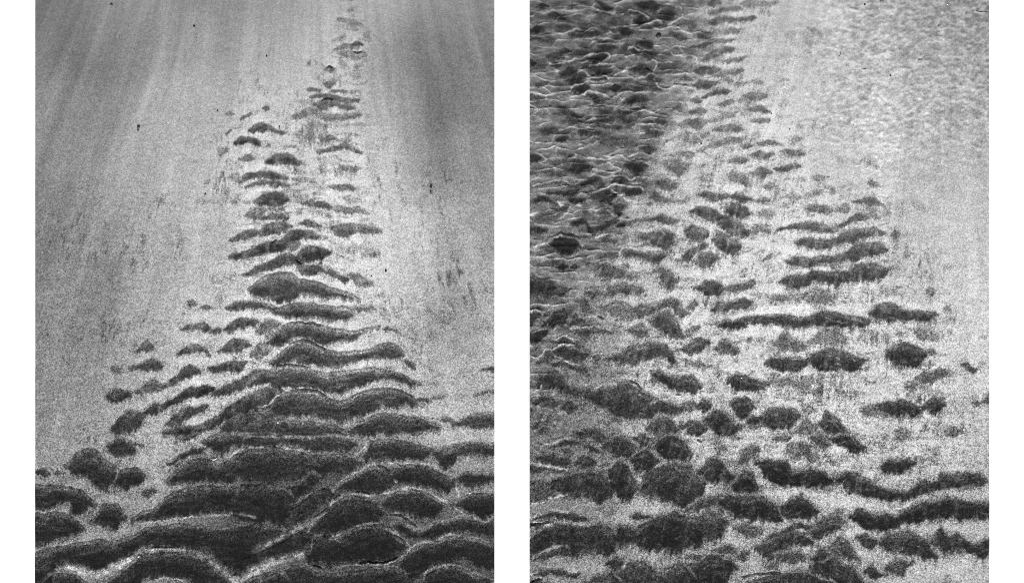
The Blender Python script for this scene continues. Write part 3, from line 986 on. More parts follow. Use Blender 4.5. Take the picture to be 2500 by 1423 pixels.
def grid_tone(xs, ys, gx, gy, table):
    """bicubic-ish interpolation of a hand-read tone table"""
    t = np.array(table, float) / 100.0
    X = np.clip((xs - gx[0]) / (gx[1] - gx[0]), 0, len(gx) - 1.001)
    Y = np.clip((ys - gy[0]) / (gy[1] - gy[0]), 0, len(gy) - 1.001)
    i = X.astype(int); j = Y.astype(int)
    fx = X - i; fy = Y - j
    fx = fx * fx * (3 - 2 * fx); fy = fy * fy * (3 - 2 * fy)
    return (t[j, i] * (1 - fx) * (1 - fy) + t[j, i + 1] * fx * (1 - fy)
            + t[j + 1, i] * (1 - fx) * fy + t[j + 1, i + 1] * fx * fy)


def parse_ripples(keys):
    out = []
    for k in keys:
        ox, oy, txt = SHEETS[k]
        for ln in txt.strip().splitlines():
            d, rest = ln.strip().split(' ', 1)
            pts = np.array([[float(q) for q in p.split()] for p in rest.split(',')]) / ZS
            pts[:, 0] += ox; pts[:, 1:] += oy
            out.append((k, float(d), pts))
    return out


def parse_lines(tab, keys):
    out = []
    for k in keys:
        if len(tab[k]) == 4:
            ox, oy, z, txt = tab[k]
        else:
            (ox, oy, txt), z = tab[k], ZS
        for ln in txt.strip().splitlines():
            d, rest = ln.strip().split(' ', 1)
            pts = np.array([[float(q) for q in p.split()] for p in rest.split(',')]) / z
            pts[:, 0] += ox; pts[:, 1] += oy
            out.append((float(d), pts))
    return out


def smooth_polyline(p, n=6):
    """Catmull-Rom through the points"""
    if len(p) < 3:
        return p
    q = np.vstack([2 * p[0] - p[1], p, 2 * p[-1] - p[-2]])
    res = []
    for i in range(1, len(q) - 2):
        a, b, c, d = q[i - 1], q[i], q[i + 1], q[i + 2]
        for t in np.linspace(0, 1, n, endpoint=False):
            res.append(0.5 * ((2 * b) + (c - a) * t + (2 * a - 5 * b + 4 * c - d) * t * t
                              + (3 * b - a - 3 * c + d) * t ** 3))
    res.append(p[-1])
    return np.array(res)


PITCH = 2.0
# patches where the backwash left short dark drag marks: x, y, half width, half height
STREAKS = [(200, 580, 70, 90), (330, 600, 40, 70), (425, 630, 30, 60), (545, 430, 45, 110), (760, 330, 60, 60), (930, 450, 50, 90), (700, 250, 50, 40), (390, 520, 30, 50), (230, 820, 90, 70),
           (1090, 455, 60, 40), (1050, 560, 60, 60), (1110, 690, 70, 70), (1180, 740, 40, 60), (960, 740, 50, 50), (900, 590, 60, 60),
           (540, 710, 40, 30), (345, 770, 40, 30), (620, 220, 60, 40), (1000, 860, 60, 60),
           (1900, 470, 80, 60), (2210, 660, 70, 60), (2250, 960, 80, 60), (2330, 1060, 70, 60),
           (2180, 1090, 60, 40), (1860, 670, 60, 40), (2300, 780, 60, 50), (1720, 470, 40, 60)]
Y0, Y1 = -44.0, 1466.0
COL = scene.collection


def link(o, parent=None):
    COL.objects.link(o)
    if parent is not None:
        o.parent = parent
    return o


def mesh_from(name, co, quads, tone, grain, nor):
    me = bpy.data.meshes.new(name)
    me.vertices.add(len(co)); me.vertices.foreach_set("co", co.astype(np.float32).ravel())
    nq = len(quads)
    me.loops.add(nq * 4); me.loops.foreach_set("vertex_index", quads.astype(np.int32).ravel())
    me.polygons.add(nq)
    me.polygons.foreach_set("loop_start", np.arange(0, nq * 4, 4, dtype=np.int32))
    me.polygons.foreach_set("use_smooth", np.ones(nq, dtype=bool))
    me.update(calc_edges=True)
    for nm, arr in (("tone", tone), ("grain", grain)):
        at = me.attributes.new(nm, 'FLOAT', 'POINT')
        at.data.foreach_set("value", arr.astype(np.float32))
    me.normals_split_custom_set_from_vertices(nor.tolist())
    me.materials.append(SAND)
    return me


def build_bed(x0, x1, keys, line_keys, crack_key, gx, gy, table, dark_y, dark_v, vp, wet, bed_name, bed_label):
    nx = int(round((x1 - x0) / PITCH)) + 1
    ny = int(round((Y1 - Y0) / PITCH)) + 1
    ax = np.linspace(x0, x1, nx); ay = np.linspace(Y0, Y1, ny)
    X, Y = np.meshgrid(ax, ay)
    # streak coordinates: the backwash fans out from one far point
    U = (X - vp[0]) / (Y - vp[1]) * (700.0 - vp[1])
    V = Y
    U = U + 16 * vnoise(U / 170, V / 210, 90)
    light = grid_tone(X + 22 * vnoise(X / 90, Y / 90, 1), Y + 22 * vnoise(X / 90, Y / 90, 2), gx, gy, table)
    persp = 0.55 + 0.6 * np.clip(Y / 1423.0, 0, 1.05)
    st_fine = vnoise(U / 3.2, V / 42, 5) * 0.6 + vnoise(U / 7, V / 90, 6) * 0.6
    st_mid = vnoise(U / 24, V / 240, 7)
    cloud = fbm(U / 110, V / 330, 8)
    light = light + 0.026 * st_fine + 0.032 * st_mid + 0.07 * cloud + 0.05 * fbm(X / 26, Y / 12, 14) * sstep((Y - 250) / 500)
    dark = np.interp(Y, dark_y, dark_v)
    dark = dark + 0.014 * st_fine + (0.085 * fbm(X / 44, Y / 16, 12) + 0.075 * fbm(X / 11, Y / 6, 13)) * np.clip(dark / 0.22, 0.55, 1.1)
    W = np.zeros_like(X)
    if wet:
        wy, wx = wet
        edge = np.interp(Y, wy, wx) + 30 * vnoise(X / 70, Y / 45, 21) + 16 * vnoise(X / 22, Y / 16, 22)
        W = sstep((edge - X) / 95 + 0.45 + 0.35 * vnoise(X / 30, Y / 12, 91)) * sstep((1330 - Y) / 520)
        film = (0.44 + 0.11 * fbm(X / 42, Y / 14, 23) + 0.10 * fbm(X / 12, Y / 6, 24)
                + 0.03 * np.abs(vnoise(X / 60, Y / 20, 29)) + 0.0001 * (Y - 300))
        # a net of small crossing ripples: lens-shaped hollows between thin pale crests
        cx, cy = (X + 10 * vnoise(X / 30, Y / 20, 62)) / 50.0, (Y + 5 * vnoise(X / 22, Y / 14, 63)) / 19.0
        ci = np.floor(cx).astype(int); cj = np.floor(cy).astype(int)
        f1 = np.full(X.shape, 9.0); f2 = np.full(X.shape, 9.0); o1 = np.zeros(X.shape + (2,)); o2 = np.zeros(X.shape + (2,))
        for a_ in (-1, 0, 1):
            for b_ in (-1, 0, 1):
                q1 = _LAT[(ci + a_) % 512, (cj + b_) % 512]; q2 = _LAT[(ci + a_ + 77) % 512, (cj + b_ + 31) % 512]
                ddx = cx - (ci + a_ + 0.15 + 0.7 * q1); ddy = cy - (cj + b_ + 0.15 + 0.7 * q2)
                dd_ = np.hypot(ddx, ddy)
                v_ = np.stack([ddx, ddy], -1)
                nw = dd_ < f1; n2 = (~nw) & (dd_ < f2)
                o2 = np.where(nw[..., None], o1, np.where(n2[..., None], v_, o2)); o1 = np.where(nw[..., None], v_, o1)
                f2 = np.where(nw, f1, np.minimum(f2, dd_)); f1 = np.where(nw, dd_, f1)
        nv = o2 - o1
        lev = np.abs(nv[..., 1]) / (np.hypot(nv[..., 0], nv[..., 1]) + 1e-6)     # crests run across, not along
        edge_ = np.exp(-((f2 - f1) / 0.10) ** 2) * np.clip(0.5 + 0.8 * vnoise(X / 24, Y / 16, 64), 0, 1) * (0.3 + 0.7 * sstep((lev - 0.3) / 0.4))
        hollow = np.clip(1 - f1 / 0.55, 0, 1) * np.clip(0.5 + 0.9 * vnoise(X / 60, Y / 30, 65), 0, 1)
        film = film - 0.16 * hollow + 0.38 * edge_  # shade of the hollows and light on the crests painted into the tone
        light = light * (1 - W) + film * W
        dark = dark * (1 - W) + (0.10 + 0.02 * fbm(X / 20, Y / 12, 25)) * W  # traced wet hollows: their shade is put into this dark tone
        # small wavelets on the pale upper right
        dim = 0.75 * vnoise((X + 0.5 * Y) / 12, (Y - 0.25 * X) / 8, 26) + 0.5 * vnoise((X + 0.4 * Y) / 6, (Y - 0.2 * X) / 5, 28)
        q = sstep((X - 1880) / 220) * sstep((560 - Y) / 320)
        light = light + q * (0.125 * dim + 0.05 * fbm((X - 0.3 * Y) / 42, Y / 15, 27))
    h = 0.9 * fbm(X / 60, Y / 30, 30) * persp + 0.35 * fbm(X / 14, Y / 9, 31)
    h = h + W * (1.6 * fbm(X / 40, Y / 13, 60) + 0.8 * fbm(X / 13, Y / 6, 61))
    if wet: h = h + W * (2.2 * edge_ - 2.5 * hollow) + q * 1.1 * dim
    m = np.zeros_like(X)
    best = np.full(X.shape, 0.0); owner = np.full(X.shape, -1, dtype=np.int32)
    ripples = parse_ripples(keys)
    dx = ax[1] - ax[0]; dy = ay[1] - ay[0]
    jag = vnoise(U / 4.2, V / 45, 33) * 0.8 + 0.7 * vnoise(U / 10, V / 70, 34) + 0.45 * vnoise(X / 7, Y / 6, 35)
    jag2 = (0.9 * vnoise(U / 17, V / 70, 36) + vnoise(U / 5.3, V / 60, 37) * (0.55 + 0.7 * vnoise(X / 45, Y / 40, 45))
            + 0.5 * vnoise(X / 8, Y / 6, 38) + 0.8 * vnoise(U / 3.2, V / 30, 46))
    wob = vnoise(X / 30, Y / 24, 39)
    wob2 = vnoise(X / 34, Y / 26, 80) + 0.5 * vnoise(X / 12, Y / 10, 81)
    stats = []
    lip = np.zeros_like(X)
    patch = vnoise(U / 9, V / 40, 52) + 0.8 * vnoise(X / 16, Y / 10, 53)
    for idx, (k, d, p) in enumerate(ripples):
        p = p[np.argsort(p[:, 0])].copy()
        if k not in 'DEFGJ':
            gw = (p[:, 2] - p[:, 1]) * (0.12 if k in 'AB' else 0.10)
            p[:, 1] -= 1.0 + gw * 0.7; p[:, 2] += 1.6 + gw
        if k in 'GJ':
            gw = (p[:, 2] - p[:, 1]) * 0.22 + 1.0
            p[:, 1] -= gw * 0.6; p[:, 2] += gw
        ps = float(np.interp((p[:, 1].min() + p[:, 2].max()) / 2, [0, 1423], [0.55, 1.15]))
        sharp = 0.55 if k in 'DEFGJ' else 1.0
        if k in 'AB':
            sharp = 0.8
        mth = float(np.median(p[:, 2] - p[:, 1]))
        if k in 'GJ':
            ft, fb = 3 + 0.45 * mth, 4 + 0.6 * mth
        elif k in 'DEF':
            ft, fb = 5.5, 8 + 0.27 * mth
        else:
            ft, fb = (2.6 + 0.15 * mth, 3.6 + 0.26 * mth) if k in 'AB' else (2.6 + 0.18 * mth, 4.2 + 0.30 * mth)
        if d < 0.62 and k not in 'GJ':
            ft *= 1.9; fb *= 1.9
        gx0 = max(6 * ps, 0.42 * (p[0, 2] - p[0, 1]) + 4); gx1 = max(6 * ps, 0.42 * (p[-1, 2] - p[-1, 1]) + 4)
        a0, a1 = p[0, 0] - gx0, p[-1, 0] + gx1
        b0, b1 = p[:, 1].min() - 14, p[:, 2].max() + 18
        i0 = max(0, int((a0 - 10 - x0) / dx)); i1 = min(nx, int((a1 + 10 - x0) / dx) + 2)
        j0 = max(0, int((b0 - Y0) / dy)); j1 = min(ny, int((b1 - Y0) / dy) + 2)
        if i1 <= i0 or j1 <= j0:
            stats.append(0); continue
        S = (slice(j0, j1), slice(i0, i1))
        xw = X[S] + 4.5 * ps * wob[S]; yw = Y[S] + ps * (2.6 * wob2[S] if k in 'DEF' else 3.2 * wob2[S])
        fine = np.arange(a0 - 12, a1 + 12, 1.0)
        tp = np.interp(fine, p[:, 0], p[:, 1]); bt = np.interp(fine, p[:, 0], p[:, 2])
        kk = max(3, int(7 * ps)); ker = np.hanning(kk + 2)[1:-1]; ker /= ker.sum()
        tp = np.convolve(np.pad(tp, (kk, kk), mode='edge'), ker, 'same')[kk:-kk]
        bt = np.convolve(np.pad(bt, (kk, kk), mode='edge'), ker, 'same')[kk:-kk]
        t = np.interp(xw, fine, tp); b = np.interp(xw, fine, bt)
        th = np.maximum(b - t, 1.0)
        r = np.clip(th * 1.0, 7 * ps, 30 * ps)
        e = np.clip(np.minimum(xw - a0, a1 - xw) / r, 0, 1)
        if p[0, 0] <= x0 + 4: e = np.maximum(e, (xw < (a0 + a1) / 2).astype(float))
        if p[-1, 0] >= x1 - 6: e = np.maximum(e, (xw > (a0 + a1) / 2).astype(float))
        e0 = e
        e = np.clip(e, 0, 1) ** (0.6 if k not in 'EFQR' else 0.5)
        mid = t * 0.45 + b * 0.55
        t2 = mid + (t - mid) * e + jag[S] * 2.6 * ps * (1.0 if sharp > .6 else 0.55)
        b2 = mid + (b - mid) * e + jag2[S] * (2.7 * ps + 0.05 * th)
        mm = sstep((yw - t2) / ft + 0.5) * sstep((b2 - yw) / fb + 0.5) * sstep(e0 * 2.2 + 0.35 * jag[S])
        q = np.clip((yw - t2) / np.maximum(b2 - t2, 2), 0, 1)
        if k in 'DEF':
            film = 0.70 + 0.30 * sstep(q * 1.7 + 0.2 * vnoise(xw / 40, yw / 9, 50))
            wisp = np.clip(fbm(xw / 46, (yw - t2) / 6.0, 51, 3) - 0.12, 0, 1) * 0.55 * (1 - 0.5 * q)
            dd = d * mm * (film - wisp)
        elif k in 'NOPQRS':
            film = 0.84 + 0.16 * sstep(q * 1.8 + 0.2 * vnoise(xw / 30, yw / 9, 50))
            wisp = np.clip(fbm(xw / 22, (yw - t2) / 6.0, 51, 3) - 0.10, 0, 1) * 0.5 * (1 - 0.4 * q) * sstep((mth - 8) / 14)
            dd = d * mm * (film - wisp) * np.clip(1.0 + 0.12 * jag[S], 0.7, 1.04)
        else:
            dd = d * mm * (0.86 + 0.14 * sstep(q * 1.7)) * np.clip(0.98 + 0.15 * patch[S] + 0.1 * jag[S], 0.65, 1.04)
        if d < 0.62 and k not in 'GJ':
            dd = dd * np.clip(0.75 + 0.55 * jag[S] + 0.35 * patch[S], 0.05, 1.25)
        if (k in 'DEF' and d > 0.88 and mth > 13) or (k in 'NQRS' and d > 0.7 and mth > 10):
            # pale upper lip: crest grains, with the lit edge painted into the tone
            gl = np.exp(-((yw - (t2 - 0.3 * ps)) / (3.6 * ps)) ** 2) * sstep(e * 1.3 - 0.2) * (1.0 if k in 'DEF' else 0.8)
            lip[S] = np.maximum(lip[S], gl)
        m[S] = np.maximum(m[S], dd)
        hi = min(6.5, 0.12 * float(np.median(p[:, 2] - p[:, 1])) + 0.5) * (0.6 + 0.4 * d)
        hi *= 0.55 if sharp > .6 else (0.62 if k in 'DEF' else 1.0)
        h[S] = np.maximum(h[S], h[S] * (1 - mm) + mm * (h[S] + hi * (1 - 0.8 * q)))
        up = mm * d > best[S]
        best[S] = np.where(up, mm * d, best[S])
        if d >= 0.5:
            o = owner[S]; o[up & (mm > 0.4)] = idx
        stats.append(0)
    m = np.clip(m, 0, 1)

    def blur(a, r, ry=None):
        for ax_, r in ((0, r if ry is None else ry), (1, r)):
            for _ in range(2):
                c = np.cumsum(np.pad(a, [(r + 1, r) if q_ == ax_ else (0, 0) for q_ in (0, 1)], mode='edge'), axis=ax_)
                n_ = a.shape[ax_]
                hi_ = np.take(c, np.arange(2 * r + 1, 2 * r + 1 + n_), axis=ax_)
                lo_ = np.take(c, np.arange(0, n_), axis=ax_)
                a = (hi_ - lo_) / (2 * r + 1)
        return a
    near = blur(m, 9)          # paler sand round the ripples
    light = light + 0.27 * near * (1 - W) * sstep((1150 - Y) / 250)
    field = sstep(blur(m, 30) / 0.24)             # where the ripples crowd together
    veil = blur(m, 17 if wet else 11, 2) * np.clip(0.75 + 0.5 * vnoise(U / 5, V / 50, 70) + 0.5 * vnoise(U / 13, V / 60, 71), 0, 1.2)
    drip = np.roll(blur(m, 1, 5), 4, axis=0) * np.clip(0.35 + 0.8 * vnoise(U / 3.6, V / 50, 82) + 0.6 * vnoise(U / 10, V / 60, 83), 0, 1.3)
    faint = np.clip(fbm(X / 36 + 0.6 * vnoise(X / 50, Y / 50, 72), Y / (9 + 6 * persp), 73, 2) + 0.02, 0, 1)
    faint = faint * np.clip(0.8 + 0.7 * vnoise(U / 6, V / 45, 74), 0.1, 1.5) * field * (1 - W) * sstep((1250 - Y) / 200 + 0.35)
    if not wet:      # thin closely spaced ripplets along the spine of the tongue
        scx = np.interp(Y, [0, 150, 300, 450, 650, 760], [862, 850, 790, 730, 725, 730])
        scw = np.interp(Y, [0, 150, 300, 450, 650, 760], [26, 45, 115, 170, 190, 200])
        thin = sstep((vnoise(X / 26 + 0.5 * vnoise(X / 40, Y / 40, 92), Y / 6.5 + 1.2 * vnoise(X / 45, Y / 60, 93), 94) - 0.12) / 0.4)
        thin = thin * np.exp(-((X - scx) / scw) ** 4) * sstep((740 - Y) / 120) * np.clip(0.7 + 0.6 * jag, 0.1, 1.2)
        m = np.maximum(m, 0.46 * thin)
    else:
        faint = 0.5 * faint + 0.5 * sstep((fbm(X / 30 + 0.5 * vnoise(X / 40, Y / 40, 95), Y / 9 + vnoise(X / 50, Y / 60, 96), 97, 2) - 0.08) / 0.35) \
            * field * (1 - W) * np.clip(0.6 + 0.6 * jag, 0.05, 1.2) * sstep((1200 - Y) / 200 + 0.4)
    m = np.maximum(m, np.clip((0.55 if wet else 0.26 + 0.2 * sstep((Y - 600) / 200)) * veil + (0.75 if wet else 0.34) * faint + (0.5 if wet else 0.32) * drip * (1 - W), 0, 0.66))
    for bx, by, bw_, bh_ in STREAKS:
        rr = np.exp(-((X - bx) / bw_) ** 2 - ((Y - by) / bh_) ** 2)
        if rr.max() < 0.2: continue
        dash = np.clip(vnoise(U / 5, V / 15, 75) * 0.8 + vnoise(U / 14, V / 30, 76) * 0.7 - 0.15 + 0.2 * vnoise(X / 4, Y / 4, 77), 0, 1)
        m = np.maximum(m, np.clip(rr * dash * 0.75, 0, 0.6))
    tone = light + (dark - light) * m
    pale = np.clip(0.68 + 0.1 * vnoise(X / 30, Y / 30, 54), 0.4, 0.8)
    tone = tone + np.clip(pale - tone, 0, 1) * lip * np.clip(0.78 + 0.45 * vnoise(X / 11, Y / 9, 55) + 0.45 * vnoise(X / 60, Y / 40, 56), 0.1, 1)
    # pale crests: lighter grains, plus sunlit edges painted into the tone
    lines = parse_lines(LINES, line_keys)
    crest_own = np.full(X.shape, -1, dtype=np.int32)
    w1 = 2.6 * vnoise(X / 9, Y / 9, 41); w2 = 2.6 * vnoise(X / 9, Y / 9, 42)
    brk = 0.72 + 0.5 * vnoise(X / 11, Y / 11, 43)
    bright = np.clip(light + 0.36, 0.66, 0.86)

    def dist_to(pts, S):
        P = np.stack([X[S] + w1[S], Y[S] + w2[S]], -1)
        dmin = np.full(P.shape[:2], 1e9); side = np.zeros(P.shape[:2]); tt = np.zeros(P.shape[:2])
        n = len(pts) - 1
        for i in range(n):
            a, bb = pts[i], pts[i + 1]
            v = bb - a; L2 = max(v @ v, 1e-6)
            t = np.clip(((P - a) @ v) / L2, 0, 1)
            c = a + t[..., None] * v
            dd = np.hypot(P[..., 0] - c[..., 0], P[..., 1] - c[..., 1])
            up = dd < dmin
            side = np.where(up, np.sign(P[..., 1] - c[..., 1]), side)
            tt = np.where(up, (i + t) / n, tt)
            dmin = np.where(up, dd, dmin)
        return dmin, side, tt

    def box(pts, mg):
        i0 = max(0, int((pts[:, 0].min() - mg - x0) / dx)); i1 = min(nx, int((pts[:, 0].max() + mg - x0) / dx) + 2)
        j0 = max(0, int((pts[:, 1].min() - mg - Y0) / dy)); j1 = min(ny, int((pts[:, 1].max() + mg - Y0) / dy) + 2)
        return (slice(j0, j1), slice(i0, i1)), (i1 > i0 and j1 > j0)

    for li, (s, pts) in enumerate(lines):
        pts = smooth_polyline(pts)
        S, ok = box(pts, 16)
        if not ok: continue
        dmin, side, tt = dist_to(pts, S)
        end = sstep(np.minimum(tt, 1 - tt) / 0.10 + 0.15)
        wide = 2.6 if s > 1 else 1.0
        s = min(s, 1.0) * (0.75 if wide > 1 else 1.0)
        width = wide * (2.0 + 1.6 * persp[S]) * (0.8 + 0.35 * vnoise(X[S] / 17, Y[S] / 17, 44))
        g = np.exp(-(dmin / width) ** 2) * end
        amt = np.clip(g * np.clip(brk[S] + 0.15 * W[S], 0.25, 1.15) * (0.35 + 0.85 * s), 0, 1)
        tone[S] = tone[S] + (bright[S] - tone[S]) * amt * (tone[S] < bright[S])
        # the ground rises to the crest from below and drops behind it
        back = np.where(side < 0, np.exp(-(dmin / 3.2) ** 2), np.exp(-(dmin / 11.0) ** 2))
        h[S] = h[S] + back * end * (3.2 if wet else 1.6) * s
        if s >= 0.4:
            o = crest_own[S]; o[(g > 0.5)] = li
    # undercut edges: a lip with a narrow groove above it
    for s, pts in parse_lines(CRACKS, [crack_key]):
        pts = smooth_polyline(pts)
        S, ok = box(pts, 18)
        if not ok: continue
        dmin, side, tt = dist_to(pts, S)
        end = sstep(np.minimum(tt, 1 - tt) / 0.25)
        h[S] = h[S] - 6.5 * s * np.exp(-(dmin / 1.9) ** 2) * end
        h[S] = h[S] + 3.0 * s * np.where(side > 0, np.exp(-((dmin - 3) / 4.5) ** 2), 0) * end
        tone[S] = tone[S] - 0.05 * s * np.exp(-(dmin / 1.7) ** 2) * end  # the groove's shadow line is also darkened in the tone
    tone = np.clip(tone, 0.085, 0.9)
    grain = (0.14 + 0.22 * np.clip((tone - 0.12) / 0.5, 0, 1)) * (0.30 + 0.72 * np.clip(Y / 1100, 0, 1)) * (1 - 0.15 * W) * (1 + 2.6 * m * (1 - m))
    Z = SAND_Z + h * PX
    co = np.stack([X * PX, -Y * PX, Z], -1)
    # normals of the whole bed, shared by all its pieces
    gy_, gx_ = np.gradient(Z, dy * PX, dx * PX)
    nor = np.stack([-gx_, gy_, np.ones_like(Z)], -1)
    nor /= np.linalg.norm(nor, axis=-1, keepdims=True)
    co = co.reshape(-1, 3); nor = nor.reshape(-1, 3); tone = tone.ravel(); grain = grain.ravel()
    # face ownership
    vid = np.arange(nx * ny).reshape(ny, nx)
    quads = np.stack([vid[1:, :-1], vid[1:, 1:], vid[:-1, 1:], vid[:-1, :-1]], -1).reshape(-1, 4)
    fo = owner[:-1, :-1].ravel().copy(); fc = crest_own[:-1, :-1].ravel()
    vis = ((Y[:-1, :-1] >= -4) & (Y[:-1, :-1] <= 1427)).ravel()
    ids, cnt = np.unique(fo[(fo >= 0) & (fc < 0)], return_counts=True)
    keep = sorted([(c, i) for i, c in zip(ids, cnt) if c >= 14], reverse=True)[:300]
    keep_r = {i for _, i in keep}
    cids, ccnt = np.unique(fc[fc >= 0], return_counts=True)
    keep_c = {i for i, c in zip(cids, ccnt) if c >= 14}
    tag = np.full(len(fo), -1, dtype=np.int64)
    for i in keep_r: tag[fo == i] = i
    for i in keep_c: tag[fc == i] = 100000 + i
    order = np.argsort(tag, kind='stable'); st = tag[order]
    cuts = np.flatnonzero(np.diff(st)) + 1
    groups = np.split(order, cuts)
    bed = None
    for gsel in groups:
        tg = tag[gsel[0]]
        fq = quads[gsel]
        used, inv = np.unique(fq, return_inverse=True)
        fq = inv.reshape(-1, 4)
        c, t_, g_, n_ = co[used], tone[used], grain[used], nor[used]
        if tg < 0:
            # side walls down to the board
            per = np.concatenate([vid[0, :], vid[1:, -1], vid[-1, -2::-1], vid[-2:0:-1, 0]])
            top = co[per]; low = top.copy(); low[:, 2] = 0.0002
            cen = np.array([(x0 + x1) / 2 * PX, -(Y0 + Y1) / 2 * PX])
            out = top[:, :2] - cen
            out = np.where(np.abs(out / np.array([(x1 - x0) / 2 * PX, (Y1 - Y0) / 2 * PX])) > 0.999, np.sign(out), 0)
            on = np.concatenate([out, np.zeros((len(per), 1))], 1); on /= np.linalg.norm(on, axis=1, keepdims=True)
            base = len(c); k = len(per)
            c = np.concatenate([c, top, low]); t_ = np.concatenate([t_, tone[per], tone[per]])
            g_ = np.concatenate([g_, grain[per], grain[per]]); n_ = np.concatenate([n_, on, on])
            a = np.arange(k); b_ = (a + 1) % k
            fq = np.concatenate([fq, np.stack([base + a, base + b_, base + k + b_, base + k + a], 1)])
            me = mesh_from(bed_name, c, fq, t_, g_, n_)
            bed = link(bpy.data.objects.new(bed_name, me))
            bed["kind"] = "structure"
            bed["label"] = bed_label
        else:
            nm = "crest" if tg >= 100000 else "ripple"
            link(bpy.data.objects.new(nm, mesh_from(nm, c, fq, t_, g_, n_)), bed)
    height = lambda px, py: float(Z[int(np.clip((py - Y0) / dy, 0, ny - 1)), int(np.clip((px - x0) / dx, 0, nx - 1))])
    print(bed_name, "ripples", len(keep_r), "of", len(ripples), "crests", len(keep_c))
    return bed, height


# ------------------------------------------------------------------ added board in place of the diptych's white border and gap
def make_border_stand_in():
    me = bpy.data.meshes.new("white_border_stand_in")
    xa, xb, ya, yb, t = -0.6, 3.1, -2.1, 0.7, 0.02
    bev = 0.003
    v = []
    for z, s in ((-t, 0), (-bev, 0), (0, bev)):
        v += [(xa + s, ya + s, z), (xb - s, ya + s, z), (xb - s, yb - s, z), (xa + s, yb - s, z)]
    f = [(3, 2, 1, 0), (8, 9, 10, 11)]
    for r in (0, 4):
        for i in range(4):
            f.append((r + i, r + (i + 1) % 4, r + 4 + (i + 1) % 4, r + 4 + i))
    me.from_pydata(v, [], f)
    me.materials.append(WHITE)
    o = link(bpy.data.objects.new("white_border_stand_in", me))
    o["kind"] = "structure"
    o["label"] = "plain white board under and between the two sand beds"
    return o


make_border_stand_in()

GYR = [0, 130, 260, 390, 520, 650, 780, 910, 1040, 1170, 1300, 1430]
LEFT_TAB = [
    [47, 50, 58, 53, 59, 66, 66, 54, 55],
    [48, 48, 56, 60, 64, 71, 61, 48, 51],
    [53, 55, 61, 68, 73, 73, 67, 48, 50],
    [54, 57, 65, 75, 79, 78, 75, 56, 56],
    [51, 52, 63, 75, 80, 82, 79, 68, 64],
    [48, 51, 61, 73, 81, 82, 81, 68, 66],
    [50, 54, 63, 75, 82, 78, 75, 60, 66],
    [53, 57, 65, 76, 78, 74, 76, 72, 70],
    [55, 59, 67, 68, 52, 50, 58, 71, 68],
    [57, 64, 66, 50, 34, 32, 34, 44, 58],
    [60, 62, 54, 38, 30, 30, 30, 30, 32],
    [52, 54, 50, 44, 36, 30, 28, 28, 28]]
RIGHT_TAB = [
    [60, 60, 60, 64, 74, 75, 69, 62, 59],
    [60, 60, 62, 74, 78, 72, 71, 65, 60],
    [60, 60, 68, 80, 80, 75, 75, 68, 63],
    [60, 60, 70, 80, 80, 80, 78, 71, 67],
    [60, 60, 74, 80, 82, 84, 82, 76, 73],
    [56, 62, 76, 82, 84, 84, 82, 78, 76],
    [46, 56, 73, 82, 84, 84, 84, 80, 76],
    [42, 52, 72, 80, 82, 84, 82, 79, 74],
    [44, 52, 68, 78, 82, 82, 82, 79, 72],
    [48, 57, 68, 78, 80, 80, 80, 75, 68],
    [50, 57, 66, 74, 76, 76, 78, 74, 68],
    [56, 62, 66, 68, 70, 70, 72, 70, 66]]

left_bed, left_h = build_bed(
    86, 1207, 'ABCDEF', 'DEF', 'L', [86 + 140 * i for i in range(9)], GYR, LEFT_TAB,
    [0, 300, 600, 800, 950, 1100, 1250, 1423], [.33, .26, .23, .22, .19, .155, .12, .105],
    (750, -1400), None, "sand", "bed of pale and black sand with a tapering tongue of dark ripples")
right_bed, right_h = build_bed(
    1293, 2415, 'GHJKMNOPQRS', 'GHJNQ', 'R', [1293 + 140 * i for i in range(9)], GYR, RIGHT_TAB,
    [0, 300, 600, 800, 950, 1100, 1250, 1423], [.34, .31, .25, .20, .165, .14, .115, .105],
    (2300, -1500), ([-50, 0, 60, 150, 200, 250, 300, 350, 400, 450, 500, 560, 620, 660, 700, 740, 800, 900, 1100, 1330],
                    [1730, 1722, 1706, 1700, 1692, 1680, 1648, 1628, 1612, 1596, 1562, 1526, 1510, 1470, 1440, 1425, 1420, 1400, 1385, 1340]),
    "sand", "bed of pale rippled sand with a dark wet corner")


# ------------------------------------------------------------------ pebbles, shell chips and twigs
def pebble(name, px, py, rx, ry, rz, mat, label, cat, seed, hfun, rot=0.0, group=None):
    rs = np.random.RandomState(seed)
    import bmesh
    bm = bmesh.new()
    bmesh.ops.create_icosphere(bm, subdivisions=2, radius=1.0)
    axes = rs.randn(7, 3); axes /= np.linalg.norm(axes, axis=1, keepdims=True)
    cut = rs.uniform(0.72, 0.98, 7)
    for v in bm.verts:
        c = np.array(v.co)
        for a, k in zip(axes, cut):      # flatten facets so that it is a worn stone, not a ball
            d = c @ a
            if d > k: c = c - a * (d - k) * 0.85
        v.co = (c[0] * rx * PX, c[1] * ry * PX, c[2] * rz * PX)
    me = bpy.data.meshes.new(name)
    bm.to_mesh(me); bm.free()
    me.polygons.foreach_set("use_smooth", np.ones(len(me.polygons), dtype=bool))
    me.materials.append(mat)
    o = link(bpy.data.objects.new(name, me))
    o.location = (px * PX, -py * PX, hfun(px, py) + rz * PX * 0.35)
    o.rotation_euler = (0, 0, rot)
    o["label"] = label; o["category"] = cat
    if group: o["group"] = group
    return o


